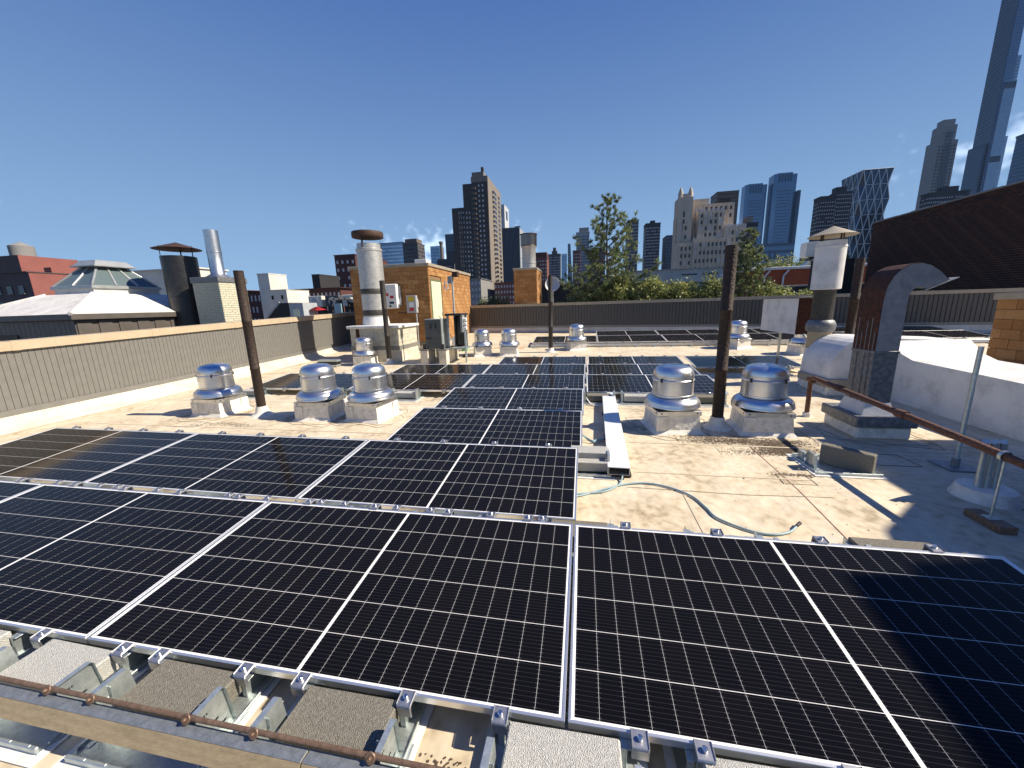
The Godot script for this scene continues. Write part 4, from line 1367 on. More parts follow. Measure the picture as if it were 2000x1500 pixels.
	for q in [[3.125, .53, 5.705], [3.02, .577, 4.95], [2.955, .552, 3.95], [2.915, .50, 2.62]]:
		var c := at(q[0], q[1], q[2]) - b
		obj("coupling", tb([c + Vector3(0, .002, .05), c - Vector3(0, -.002, .05)], .039, 12), M.conduit_rust, t)
	obj("collar", tb([Vector3(.02, -.01, -.02), Vector3(.02, .06, -.02)], .05, 14), M.white_coat, t)
	# strut shoe under it
	t = thing("pipe_strut", "threaded rod on a weathered wooden block holding up the conduit", "pipe support", at(2.93, 0, 3.02))
	obj("wood_block", bx(Vector3(-.055, .0, -.13), Vector3(.055, .055, .13), .006), M.brown_rod, t)
	obj("plate", bx(Vector3(-.035, .055, -.035), Vector3(.035, .061, .035), .002), M.galvanised, t)
	obj("rod", tb([Vector3(0, .06, 0), Vector3(0, .49, 0)], .008, 8), M.galvanised, t)
	var cl := MB.new()
	cl.lathe([Vector2(.034, -.012), Vector2(.039, -.012), Vector2(.039, .012), Vector2(.034, .012)], 18, Transform3D(Basis(Vector3.RIGHT, PI / 2), Vector3(-.005, .522, 0)))
	obj("clamp_ring", cl, M.galvanised, t)
	# pitch pocket with three steel conduits
	t = thing("pitch_pocket", "round sealed pitch pocket with three steel conduits rising from it", "conduit", at(3.27, 0, 3.46))
	var pp := MB.new()
	pp.lathe([Vector2(.20, 0), Vector2(.185, .03), Vector2(.165, .09), Vector2(.15, .095), Vector2(0, .085)], 26)
	obj("pocket", pp, M.curb, t)
	for i in 3:
		var x := -.06 + i * .055
		obj("conduit", tb(spline([Vector3(x, .06, 0), Vector3(x - .005, .30, .0), Vector3(x - .03, .43, .03), Vector3(x - .12, .52, .12)], 5), .021, 10), M.galvanised, t)
	# black corrugated drain
	t = thing("drain_pipe", "black corrugated drain pipe end below the conduit at the frame edge", "pipe", at(3.42, .0, 3.02))
	var dp := MB.new()
	for i in 14:
		dp.lathe([Vector2(.085, i * .03), Vector2(.10, i * .03 + .008), Vector2(.10, i * .03 + .022), Vector2(.085, i * .03 + .03)], 22, Transform3D(Basis(Vector3(0, 0, 1), Vector3(1, 0, .15).normalized(), Vector3(0, 1, 0)), Vector3(-.22, .105, 0)))
	obj("hose", dp, M.black, t)
	# guard rail post
	t = thing("rail_post", "thin galvanised post on a square base plate beside the white duct", "post", at(3.57, 0, 4.09))
	obj("post", tb([Vector3(0, .01, 0), Vector3(0, 1.16, 0)], .019, 12), M.galvanised, t)
	obj("base_plate", bx(Vector3(-.13, .004, -.13), Vector3(.13, .014, .13), .002), M.zinc_dark, t)
	obj("socket", tb([Vector3(0, .014, 0), Vector3(0, .09, 0)], .030, 12), M.zinc_dark, t)

func build_equipment() -> void:
	# two rendered piers carrying electrical gear
	for i in 2:
		var t := thing("pier", ["rendered pier under the dark cabinet, nearer the chimney base", "rendered pier under the dark cabinet, with a sunlit face"][i], "pier", at([-4.60, -4.02][i], 0, 10.45), 0.0, "rendered piers below the electrical cabinet")
		obj("render", bx(Vector3(-.12, 0, -1.1), Vector3(.12, .42, 0), .012), M.roof_white, t)
		obj("cap", bx(Vector3(-.135, .42, -1.12), Vector3(.135, .455, .02), .006), M.flashing, t)
		obj("bracket", bx(Vector3(-.03, .455, -.12), Vector3(.03, .60, -.03), .006), M.black, t)
	var t := thing("cabinet", "dark green electrical cabinet standing on two piers", "cabinet", at(-4.30, .455, 10.55))
	obj("door", bx(Vector3(-.25, .02, -.002), Vector3(.25, .86, .018), .006), M.cabinet_dark, t)
	obj("case", bx(Vector3(-.26, 0, -.52), Vector3(.26, .88, -.003), .008), M.cabinet_grey, t)
	for x in [-.09, .06]:
		obj("vent_slot", bx(Vector3(x, .60, .018), Vector3(x + .06, .76, .021)), M.black, t)
	obj("handle", bx(Vector3(-.22, .30, .018), Vector3(-.05, .335, .04), .006), M.black, t)
	t = thing("battery_rack", "open black electrical enclosure with white gear beside the cabinet", "electrical box", at(-3.72, .455, 10.75))
	obj("back_plate", bx(Vector3(-.20, 0, -.62), Vector3(.20, 1.0, -.56), .006), M.black, t)
	obj("hood", bx(Vector3(-.28, .96, -.62), Vector3(.26, 1.02, .02), .02), M.black, t)
	obj("side_frame", bx(Vector3(.16, 0, -.62), Vector3(.22, .96, -.56), .004), M.cabinet_grey, t)
	obj("side_frame", bx(Vector3(-.22, 0, -.04), Vector3(-.16, .96, .01), .004), M.cabinet_grey, t)
	obj("bus_panel", bx(Vector3(-.14, .05, -.56), Vector3(.12, .90, -.40), .01), M.black_gloss, t)
	for k in 3:
		obj("meter", tb([Vector3(.24, .58 + k * .13, -.2), Vector3(.33, .58 + k * .13, -.2)], .055, 14), M.white_box, t)
	obj("meter_board", bx(Vector3(.17, .46, -.32), Vector3(.24, .98, -.08), .006), M.cabinet_grey, t)
	obj("base", bx(Vector3(-.30, -.035, -.65), Vector3(.36, 0, .05), .004), M.cabinet_grey, t)
	obj("post", bx(Vector3(.30, -.455, -.05), Vector3(.35, .5, .0), .004), M.galvanised, t)
	# mast with junction box and coiled wire
	t = thing("mast", "thin pole with a junction box and coiled wire before the bulkhead door", "pole", at(-3.86, 0, 11.25))
	obj("pole", tb([Vector3(0, 0, 0), Vector3(0, 2.62, 0)], .028, 10), M.grey_box, t)
	obj("junction_box", bx(Vector3(-.12, 2.36, -.06), Vector3(.02, 2.58, .10), .01), M.cabinet_grey, t)
	obj("floodlight", bx(Vector3(.02, 2.55, -.08), Vector3(.20, 2.70, .08), .012), M.cap_rust, t)
	var coil := []
	for i in 40:
		var a := TAU * i / 10.0
		coil.append(Vector3(-.17 + cos(a) * .06, 2.30 + sin(a) * .13, .06 + i * .0015))
	obj("wire_coil", tb(coil, .010, 6), M.white_box, t)
	# inverter and disconnect on the bulkhead wall
	t = thing("inverter", "white inverter with red labels on the orange bulkhead wall", "inverter", at(-6.83, 1.68, 13.16))
	obj("case", bx(Vector3(-.25, 0, 0), Vector3(.25, .87, .22), .03), M.white_box, t)
	obj("warning_label", bx(Vector3(-.19, .45, .22), Vector3(-.07, .55, .223)), M.red_label, t)
	obj("warning_label", bx(Vector3(-.02, .36, .22), Vector3(.12, .46, .223)), M.red_label, t)
	obj("display", bx(Vector3(-.06, .17, .22), Vector3(.12, .25, .223)), M.black_gloss, t)
	obj("switch", tb([Vector3(-.03, .09, .22), Vector3(-.03, .09, .25)], .035, 12), M.black, t)
	obj("wiring_box", bx(Vector3(.26, .10, 0), Vector3(.32, .80, .06), .006), M.grey_box, t)
	t = thing("disconnect_switch", "grey disconnect box with yellow and red labels on the bulkhead wall", "switch box", at(-6.08, 1.50, 13.16))
	obj("case", bx(Vector3(-.19, 0, 0), Vector3(.19, .62, .15), .008), M.grey_box, t)
	obj("warning_label", bx(Vector3(-.12, .42, .15), Vector3(.12, .58, .153)), M.yellow_label, t)
	obj("instruction_label", bx(Vector3(-.08, .22, .15), Vector3(.10, .38, .153)), M.paper, t)
	obj("warning_label", bx(Vector3(-.09, .07, .15), Vector3(.09, .18, .153)), M.red_label, t)
	obj("lever", bx(Vector3(.19, .20, .03), Vector3(.225, .48, .08), .008), M.white_box, t)
	obj("conduit", tb([Vector3(-.6, .02, .06), Vector3(-.19, .02, .06)], .025, 10), M.conduit_rust, t)
	obj("conduit", tb([Vector3(.13, 0, .06), Vector3(.13, -1.3, .06)], .022, 10), M.grey_box, t)

func build_small_things() -> void:
	# white cable tray
	var t := thing("cable_tray", "long white covered cable tray along the edge of the panels", "cable tray", at(.44, 0, 5.08))
	t.rotation.y = -.030
	obj("cover", bx(Vector3(-.105, .118, -1.66), Vector3(.105, .128, 1.66), .003), M.tray_white, t)
	obj("side_rail", bx(Vector3(-.102, .045, -1.65), Vector3(-.096, .117, 1.65), .001), M.aluminium_dull, t)
	obj("side_rail", bx(Vector3(.096, .045, -1.65), Vector3(.102, .117, 1.65), .001), M.aluminium_dull, t)
	obj("bottom", bx(Vector3(-.0955, .045, -1.65), Vector3(.0955, .05, 1.65), .001), M.aluminium_dull, t)
	for z in [-1.5, -.5, .55, 1.56]:
		obj("support_block", bx(Vector3(-.12, .004, z - .05), Vector3(.12, .0445, z + .05), .006), M.black, t)
	# loose cables
	var y := .012
	var c := spline([at(-.10, .05, 2.98), at(.03, y, 3.05), at(.25, y, 3.20), at(.45, y, 3.32), at(.64, y, 3.36), at(.82, y, 3.30), at(.97, y, 3.16), at(1.03, y, 2.98), at(1.07, y, 2.83), at(1.24, y, 2.69), at(1.38, y, 2.665), at(1.50, y, 2.71), at(1.58, y + .01, 2.78)], 8)
	t = thing("loose_cable", "pale blue cable snaking over the roof with a black plug", "cable")
	obj("cable", tb(c, .0085, 8), M.cable_blue, t)
	obj("plug", tb([at(1.575, .026, 2.775), at(1.62, .026, 2.82)], [.011, .013], 8), M.cable_black, t)
	tag(obj("loose_cable", tb(spline([at(-.08, .05, 3.02), at(.05, y, 3.09), at(.22, y, 3.14), at(.32, y, 3.22), at(.40, y, 3.34), at(.43, .05, 3.46)], 8), .0085, 8), M.cable_blue), "pale blue cable looping from the panel edge into the cable tray end", "cable", "loose solar cables")
	for i in 3:
		tag(obj("cable_loop", tb(spline([at(.05, .07, 4.44 + i * .02), at(.16, .02 + i * .01, 4.36), at(.26, .03, 4.40 + i * .03), at(.36, .07, 4.46)], 6), .007, 6), M.cable_blue), ["short blue cable lead by the third row, nearest of three", "short blue cable lead by the third row, middle of three", "short blue cable lead by the third row, last of three"][i], "cable", "short cable leads at the tray")
	for i in 2:
		tag(obj("cable_loop", tb(spline([at(.10, .10, 6.30), at(.18, .03, 6.15 - i * .05), at(.30, .015, 6.05), at(.40, .05, 6.1)], 6), .007, 6), M.white_box), ["short white cable lead at the far end of the cable tray", "second white cable lead at the far end of the cable tray"][i], "cable", "short cable leads at the tray")
	# things left about by the bulkhead
	var yb := roof_y(12.9)
	t = thing("bucket", "bright green plastic bucket near the bulkhead", "bucket", at(-4.10, yb, 12.85))
	var m := MB.new()
	m.lathe([Vector2(.0, .004), Vector2(.115, .0), Vector2(.135, .22), Vector2(.142, .22), Vector2(.142, .24), Vector2(.13, .24), Vector2(.112, .02)], 22)
	obj("pail", m, M.green_bucket, t)
	obj("lid_ring", tb(spline([Vector3(.14, .232, 0), Vector3(0, .30, .0), Vector3(-.14, .232, 0)], 6), .006, 6), M.white_box, t)
	t = thing("gas_canister", "small red container beside the green bucket", "container", at(-3.72, yb, 13.0))
	m = MB.new()
	m.lathe([Vector2(0, 0), Vector2(.07, 0), Vector2(.075, .03), Vector2(.075, .19), Vector2(.05, .23), Vector2(.02, .25), Vector2(0, .25)], 16)
	obj("can", m, M.red_plastic, t)
	tag(obj("tar_lump", tb([at(-3.78, roof_y(11.6) + .03, 11.6), at(-3.70, roof_y(11.6) + .06, 11.62), at(-3.6, roof_y(11.6) + .035, 11.58)], [.05, .07, .04], 8), M.black), "small black bag lying behind the cabinet piers", "bag")
	tag(obj("broom_handle", tb([at(-5.25, 1.35, 13.55), at(-4.35, yb + .02, 12.95)], .014, 8), M.brown_rod), "wooden broom handle leaning on the orange bulkhead", "tool")
	tag(obj("garden_hose", tb(spline([at(-3.3, yb + .015, 13.1), at(-2.9, yb + .02, 13.3), at(-2.5, yb + .02, 13.1), at(-2.0, yb + .02, 13.25), at(-2.35, yb + .02, 13.5), at(-3.0, yb + .03, 13.45)], 8), .014, 7), M.orange_hose), "orange hose curled on the roof behind the far fans", "hose")
	tag(obj("cloth_bag", tb([at(-4.52, yb + .1, 13.05), at(-4.5, yb + .35, 13.05), at(-4.47, yb + .55, 13.1)], [.14, .13, .06], 10), M.white_box), "white sack leaning on the bulkhead by the mast", "sack")
	# unused folded metal at the chimney base
	t = thing("rack_support", "dark bundle of spare steel supports in front of the chimney base", "rack support", at(-7.55, 0, 10.1))
	for i in 3:
		obj("upright", bx(Vector3(-.34, .01 + i * .07, -.12), Vector3(.34, .07 + i * .07, .12 - i * .03), .01), [M.galvanised, M.black, M.galvanised][i], t)
	# leaf litter and grit washed together on the membrane
	litter("patch of brown leaf litter beside the tall iron pipe", [[1.78, 4.60, .50, .13, 3200], [2.25, 4.42, .28, .17, 3600], [2.08, 4.28, .45, .10, 1600], [2.3, 4.62, .35, .10, 1500], [2.05, 3.72, .22, .03, 350], [1.5, 4.72, .35, .05, 500]])
	litter("thin film of brown grit in front of the fans near the parapet", [[-5.35, 4.62, .45, .07, 420], [-4.95, 4.55, .35, .06, 260], [-5.75, 4.5, .25, .05, 120]])
	litter("dark leaf litter below the first row between two blocks", [[-.43, .93, .09, .07, 420], [.53, 1.05, .03, .05, 60]])
	litter("scattered specks of dirt over the open roof", [[1.3, 3.6, 1.2, .9, 90], [2.3, 3.2, .6, .6, 30], [-4.5, 4.3, 2.2, .6, 80], [4.2, 5.5, .5, 1.0, 60], [-.8, 11.6, 2.0, .6, 60], [3.6, 4.2, .6, .5, 60]])
func litter(label: String, spots: Array) -> void:
	var q := MB.new()
	q.cbox(Vector3(-.5, 0, -.32), Vector3(.5, .12, .32), .05)
	var mesh := q.mesh()
	var xf := []
	for s in spots:
		for i in s[4]:
			var x: float = s[0] + clampf(rng.randfn(), -2.2, 2.2) * s[2] * .55
			var d: float = s[1] + clampf(rng.randfn(), -2.2, 2.2) * s[3] * .55
			var k := rng.randf_range(.004, .011)
			if rng.randf() < .05:
				k *= 1.8
			xf.append(Transform3D(Basis(Vector3.UP, rng.randf() * TAU).scaled(Vector3(k, k * .5, k)), at(x, roof_y(d) + .003, d)))
	var mm := MultiMesh.new()
	mm.transform_format = MultiMesh.TRANSFORM_3D
	mm.mesh = mesh
	mm.instance_count = xf.size()
	for i in xf.size():
		mm.set_instance_transform(i, xf[i])
	var o := MultiMeshInstance3D.new()
	o.multimesh = mm
	o.material_override = M.litter
	put(o, "leaf_litter")
	tag(o, label, "litter")
	stuff(o)

# ---------------------------------------------------------------- next door
func build_neighbours() -> void:
	structure("neighbour_roof", pb(-46, -9.6, -12, 21, -.9, -.35), M.tar_roof)
	structure("neighbour_roof", pb(-60, -9.0, 21, 80, -6, .4), M.tar_roof)
	structure("neighbour_roof", pb(-11.5, 30, 18.9, 30, -.9, .2), M.tar_roof)
	# the house with the glazed lantern
	var t := thing("skylight_house", "white hipped roof with a glazed skylight lantern and brown fascia", "house", at(-15.8, -.35, 10.15))
	var b := t.position
	var v := func(x: float, y: float, d: float) -> Vector3: return at(x, y, d) - b
	var xa := -18.0
	var xb := -13.55
	var da := 7.95
	var db := 12.35
	obj("wall", pb(xa - b.x + .15, xb - b.x - .15, da + b.z + .15, db + b.z - .15, .0, 1.98), M.fascia, t)
	var n := 9
	for i in n:
		obj("fascia_panel", pb(xb - b.x - .149, xb - b.x - .12, lerpf(da, db, float(i) / n) + b.z + .158, lerpf(da, db, float(i + 1) / n) + b.z - .008 + .15 - .15, .95, 1.96), M.fascia, t)
	for i in 22:
		obj("fascia_board", pb(lerpf(xa + .15, xb - .15, i / 22.0) - b.x + .006, lerpf(xa + .15, xb - .15, (i + 1) / 22.0) - b.x - .006, da + b.z + .125, da + b.z + .149, .95, 1.96), M.fascia, t)
	obj("eave", pb(xa - b.x, xb - b.x, da + b.z, db + b.z, 1.98, 2.14, .01), M.fascia, t)
	obj("window", pb(xb - b.x - .121, xb - b.x - .10, 2.05 + da + b.z, 3.2 + da + b.z, .9, 1.62), M.win_dark, t)
	obj("window", pb(-17.2 - b.x, -15.9 - b.x, da + b.z + .10, da + b.z + .124, .9, 1.60), M.win_dark, t)
	var r := MB.new()
	var e := [v.call(xa, 1.79, da), v.call(xb, 1.79, da), v.call(xb, 1.79, db), v.call(xa, 1.79, db)]
	var k := [v.call(-16.75, 2.42, 9.35), v.call(-14.85, 2.42, 9.35), v.call(-14.85, 2.42, 11.55), v.call(-16.75, 2.42, 11.55)]
	for i in 4:
		var j := (i + 1) % 4
		r.quad(e[i], e[j], k[j], k[i])
	r.quad(k[0], k[1], k[2], k[3])
	obj("roof", r, M.roof_hip, t)
	for i in 4:
		obj("hip_ridge", tb([e[i], k[i]], .05, 8), M.roof_hip, t)
	obj("lantern_curb", pb(-16.6 - b.x, -15.0 - b.x, 9.5 + b.z, 11.4 + b.z, 2.7, 2.93), M.roof_hip, t)
	obj("lantern_sill", pb(-16.66 - b.x, -14.94 - b.x, 9.44 + b.z, 11.46 + b.z, 2.93, 3.03, .01), M.skylight_frame, t)
	var lo := [v.call(-16.6, 2.68, 9.5), v.call(-15.0, 2.68, 9.5), v.call(-15.0, 2.68, 11.4), v.call(-16.6, 2.68, 11.4)]
	var hi := [v.call(-16.05, 3.36, 10.1), v.call(-15.55, 3.36, 10.1), v.call(-15.55, 3.36, 10.8), v.call(-16.05, 3.36, 10.8)]
	for i in 4:
		var j := (i + 1) % 4
		var nb := 3 if i % 2 == 1 else 2
		for q in nb:
			var m := MB.new()
			var f0 := float(q) / nb
			var f1 := float(q + 1) / nb
			m.quad(lo[i].lerp(lo[j], f0), lo[i].lerp(lo[j], f1), hi[i].lerp(hi[j], f1), hi[i].lerp(hi[j], f0))
			obj("pane", m, M.skylight_glass, t)
			obj("glazing_bar", tb([lo[i].lerp(lo[j], f0) + Vector3(0, .01, 0), hi[i].lerp(hi[j], f0) + Vector3(0, .01, 0)], .035, 6), M.skylight_frame, t)
	var cp := MB.new()
	var c0 := v.call(-15.8, 3.34, 10.45) as Vector3
	cp.hexa([c0 + Vector3(-.48, 0, .56), c0 + Vector3(.48, 0, .56), c0 + Vector3(.48, 0, -.56), c0 + Vector3(-.48, 0, -.56), c0 + Vector3(-.34, .17, .42), c0 + Vector3(.34, .17, .42), c0 + Vector3(.34, .17, -.42), c0 + Vector3(-.34, .17, -.42)])
	cp.cbox(c0 + Vector3(-.52, -.04, -.60), c0 + Vector3(.52, .0, .60), .005)
	obj("lantern_cap", cp, M.skylight_frame, t)
	# painted brick chimney with bright flue, and the black stack
	t = thing("brick_chimney", "cream painted brick chimney with grey cap beyond the parapet", "chimney", at(-11.75, -.35, 10.8))
	obj("wall_core", pb(-1.02, -.02, .02, 1.02, 0, 3.05), M.cream_mortar, t)
	bond(t, "brick", Vector3(0, 1.4, 0), Vector3.FORWARD, Vector3.RIGHT, 1.04, 1.65, .21, .075, .008, ["cream_brick"], [], 110, .006)
	bond(t, "brick", Vector3(-1.04, 1.4, 0), Vector3.RIGHT, Vector3.BACK, 1.04, 1.65, .21, .075, .008, ["cream_brick"], [], 300, .006)
	obj("cap", pb(-1.08, .04, -.04, 1.08, 3.05, 3.24, .015), M.duct_dark, t)
	t = thing("metal_flue", "bright steel flue pipe standing on the cream brick chimney", "flue", at(-12.2, 2.89, 11.25))
	var m := MB.new()
	m.lathe([Vector2(.36, .0), Vector2(.34, .03), Vector2(.22, .10), Vector2(.205, .12), Vector2(.205, .80), Vector2(.213, .805), Vector2(.213, .835), Vector2(.205, .84), Vector2(.205, 1.52), Vector2(.18, 1.52), Vector2(.18, 1.2)], 26)
	obj("pipe", m, M.aluminium_dull, t)
	t = thing("black_stack", "fat black metal stack with a conical cap beside the brick chimney", "stack", at(-13.62, -.35, 11.2))
	m = MB.new()
	m.lathe([Vector2(.50, 0), Vector2(.50, 2.6), Vector2(.51, 2.61), Vector2(.51, 2.64), Vector2(.50, 2.65), Vector2(.50, 3.98), Vector2(.47, 3.98), Vector2(.47, 3.5)], 30)
	obj("shell", m, M.black_stack, t)
	m = MB.new()
	for i in 3:
		var a := TAU * i / 3.0 + .2
		m.cbox(Vector3(-.02, 3.9, -.006), Vector3(.02, 4.32, .006), .002, Transform3D(Basis(Vector3.UP, a + PI / 2), Vector3(cos(a) * .49, 0, -sin(a) * .49)))
	obj("cap_stay", m, M.black_stack, t)
	m = MB.new()
	m.lathe([Vector2(.68, 4.22), Vector2(.685, 4.23), Vector2(.0, 4.46)], 24)
	m.lathe([Vector2(0, 4.42), Vector2(.68, 4.22)], 24)
	obj("cap", m, M.cap_rust, t)

	# clutter of roofs between the parapet and the skyline
	var k2 := 26.0
	t = thing("stair_hood", "black sloping stair hood on the roof beyond the parapet", "bulkhead", at(-23.4, .4, k2))
	m = MB.new()
	m.prism([Vector2(-2.0, 0), Vector2(1.45, 0), Vector2(1.35, 2.0), Vector2(.35, 2.0)], -2.2, 0)
	obj("hood", m, M.c_charcoal, t)
	m = MB.new()
	m.tube([Vector3(-2.05, .05, .03), Vector3(.32, 2.06, .03)], [.06], 6)
	obj("edge_trim", m, M.grey_box, t)
	t = thing("door_box", "grey stair door box beside the black sloping hood", "bulkhead", at(-21.2, .4, k2 - .3))
	obj("box", bx(Vector3(-.85, 0, -1.6), Vector3(.35, 1.95, 0), .01), M.c_silver, t)
	obj("door", bx(Vector3(-.55, .05, .0), Vector3(.0, 1.5, .03), .01), M.door_green, t)
	for i in 3:
		t = thing("air_conditioner", ["air conditioning unit on the roof by the grey door box", "air conditioning unit with a round fan grille, middle of three", "air conditioning unit of three, next to the dark pergola"][i], "air conditioner", at(-24.6 + i * 1.75, 2.1, 32.0), 0.0, "air conditioners on the next roof")
		obj("case", bx(Vector3(-.7, .0, -.9), Vector3(.7, 1.0, 0), .03), M.c_white_wall if i != 1 else M.c_slate, t)
		m = MB.new()
		m.lathe([Vector2(.36, 0), Vector2(.36, .04), Vector2(.30, .05), Vector2(0, .03)], 18, Transform3D(Basis(Vector3.RIGHT, PI / 2), Vector3(0, .5, .0)))
		obj("fan_grille", m, M.grey_box, t)
		obj("stand", bx(Vector3(-.6, -1.7, -.8), Vector3(.6, 0, -.1), .02), M.c_charcoal, t)
	t = thing("roof_pergola", "dark pergola with pale slats on the roof beside the bulkhead", "pergola", at(-19.3, .4, 29.0))
	for i in 4:
		obj("post", bx(Vector3(-1.5 + (i % 2) * 3.2, 0, -(i / 2) * 2.4), Vector3(-1.35 + (i % 2) * 3.2, 2.2, -(i / 2) * 2.4 + .15), .01), M.c_charcoal, t)
	obj("screen", bx(Vector3(-1.4, .1, -2.5), Vector3(1.8, 2.0, -2.42)), M.c_charcoal, t)
	for i in 7:
		obj("slat", bx(Vector3(-1.6 + i * .5, 2.2, -2.6), Vector3(-1.44 + i * .5, 2.32, .3), .01), M.c_white_wall if i > 3 else M.c_slate, t)
	tag(obj("roof_door", bx(Vector3(-18.45, .4, -k2 - .1), Vector3(-17.85, 2.2, -k2), .01), M.cable_blue), "pale blue roof door beyond the parapet", "door")
	tag(obj("red_umbrella", tb([at(-20.7, .4, 27.0), at(-20.7, 1.75, 27.0), at(-20.7, 1.8, 27.0), at(-20.7, 2.05, 27.0)], [.02, .02, .75, .03], 10), M.red_plastic), "red and white patio umbrella on the roof beyond the parapet", "umbrella")
	tag(obj("planter_box", bx(Vector3(-19.6, .4, -25.4), Vector3(-18.4, 1.35, -25.0), .02), M.c_charcoal), "low dark planter box on the next roof", "planter")
	simple("white_penthouse", "tall white elevator penthouse with one grey face beyond the stack pipe", -57.1, -54.8, 60.0, 64.2, 8.45, "c_white_wall", "win_dark", 0, 0)
	simple("low_penthouse", "low cream penthouse in front of the tall white one", -49.1, -45.6, 53.0, 58.0, 5.2, "c_white_wall", "win_dark", 2, 2, .2, .3, 0, 2, 1.0)
	simple("black_penthouse", "black metal penthouse on the roof beside the dark red building", -53.9, -52.2, 70.0, 76.4, 8.9, "c_charcoal", "win_dark", 0, 0)
	simple("long_apartment_house", "long low apartment block with a dark cornice and red band", -70.0, -46.5, 68.0, 82.0, 6.1, "c_dark_red", "win_light", 26, 3, .35, .5, 0, 3, -1.0)
	simple("white_roof_house", "pale building seen past the skylight lantern", -57.0, -46.5, 40.0, 44.0, 7.3, "c_white_wall", "win_dark", 0, 0)
	simple("dark_red_house", "dark red brick building with stepped top beside the orange bulkhead", -76.0, -69.0, 110.0, 130.0, 18.4, "c_dark_red", "win_light", 4, 10, .35, .4, 1, 5)
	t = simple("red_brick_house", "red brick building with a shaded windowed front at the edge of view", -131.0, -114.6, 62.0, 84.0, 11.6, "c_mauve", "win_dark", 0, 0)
	bricked(t)
	# garden roof behind the shaded parapet
	simple("garden_wall", "low dark brick garden wall behind the shaded parapet", -3.6, 2.6, 24.0, 24.4, 2.72, "c_dark_res", "win_dark", 0, 0)
	simple("silver_house", "long low silver clad roof addition below the cream building", 8.0, 22.0, 60.0, 70.0, 6.1, "c_silver", "win_dark", 5, 3, .75, .16, 0, 3, 2.0)
	t = thing("red_penthouse", "orange red rooftop penthouse with a white roof edge", "building", at(17.5, 0, 33.5), 0.0, "buildings of the skyline")
	obj("wall", bx(Vector3(-4.6, .2, -6), Vector3(6.6, 3.75, 0)), M.c_orange_red, t)
	obj("roof_edge", bx(Vector3(-4.8, 3.75, -6.2), Vector3(6.8, 3.95, .25), .02), M.white_coat, t)
	for x in [-3.6, -2.3]:
		obj("downpipe", tb([Vector3(x + .3, 3.7, .15), Vector3(x, 3.3, .1), Vector3(x - .05, 2.2, .1)], .07, 8), M.white_coat, t)
	m = MB.new()
	m.prism([Vector2(0, 0), Vector2(2.6, 0), Vector2(2.2, 1.0), Vector2(1.6, 1.0)], -2.5, 0.0, Transform3D(Basis(), Vector3(-.2, 3.95, -.6)))
	obj("skylight", m, M.skylight_glass, t)
	t = thing("grey_parapet", "grey metal roof parapet in front of the orange red penthouse", "parapet wall", at(13.8, 0, 26.0))
	obj("wall", bx(Vector3(-2.2, .1, -.3), Vector3(4.0, 2.25, 0)), M.c_slate, t)
	obj("coping", bx(Vector3(-2.25, 2.25, -.35), Vector3(4.05, 2.35, .05), .01), M.c_silver, t)
	t = thing("roof_tank", "white boxy rooftop tank on a short black neck", "tank", at(18.45, 3.9, 36.2))
	obj("box", bx(Vector3(-.52, .95, -.9), Vector3(.52, 2.1, 0), .01), M.c_white_wall, t)
	obj("neck", bx(Vector3(-.1, 0, -.5), Vector3(.25, .95, -.2)), M.black, t)
	# dark brick party wall
	t = thing("brick_wall", "tall dark brick party wall with pale coping beyond the shaded parapet", "wall", at(15.6, -.5, 25.2))
	obj("wall_core", pb(.03, 3.0, -10.0, -.03, 0, 5.95), M.mortar_brick, t)
	bond(t, "brick", Vector3(0, 2.2, 9.7), Vector3.FORWARD, Vector3.LEFT, 9.7, 3.75, .215, .088, .012, ["brick0", "brick1", "brick2", "brick3", "brick4"], [], 300, .008)
	for i in 12:
		obj("coping_stone", pb(-.06, .35, -10.0 + i * .83, -9.2 + i * .83 + .02, 5.95, 6.01 + .012 * (i % 3), .01), M.c_stone, t)
	t = thing("planter_box", "grass planter on a dark ledge beside the brick party wall", "planter", at(13.4, 3.1, 24.0))
	obj("ledge", bx(Vector3(-.75, -2.9, -.9), Vector3(.9, .5, 0), .02), M.c_charcoal, t)
	var gm := MB.new()
	for i in 500:
		leaf_mesh(gm, Vector3(rng.randf_range(-.7, .85), .48, rng.randf_range(-.8, -.05)), (Vector3(0, 1, 0) + rdir() * .4).normalized(), rng.randf_range(.15, .40), .012)
	stuff(obj("grass", gm, M.leaf0, t))
	# satellite dish on the garden wall
	t = thing("satellite_dish", "round white satellite dish above the dark garden wall", "satellite dish", at(-1.62, 2.70, 21.3))
	m = MB.new()
	m.lathe([Vector2(0, 0), Vector2(.2, .02), Vector2(.34, .07), Vector2(.40, .11), Vector2(.405, .105), Vector2(.34, .055), Vector2(0, -.015)], 26, Transform3D(Basis(Vector3.RIGHT, PI / 2 - .2), Vector3(0, .02, 0)))
	obj("dish", m, M.white_box, t)
	obj("mast", tb([Vector3(0, -2.4, -.1), Vector3(0, 0, -.06)], .03, 8), M.grey_box, t)
	# railings of the roof terrace
	t = thing("terrace_railing", "black terrace railing among the bushes behind the shaded parapet", "railing", at(6.4, .2, 22.0))
	for i in 19:
		obj("baluster", bx(Vector3(-1.6 + i * .18, .9, -.01), Vector3(-1.578 + i * .18, 2.35, .01)), M.black, t)
	obj("rail", bx(Vector3(-1.62, 2.35, -.025), Vector3(1.7, 2.40, .025), .005), M.black, t)
	obj("rail", bx(Vector3(-1.62, .9, -.02), Vector3(1.7, .94, .02), .005), M.black, t)
	for x in [-1.6, .05, 1.68]:
		obj("post", bx(Vector3(x - .025, 0, -.025), Vector3(x + .025, 2.4, .025)), M.black, t)

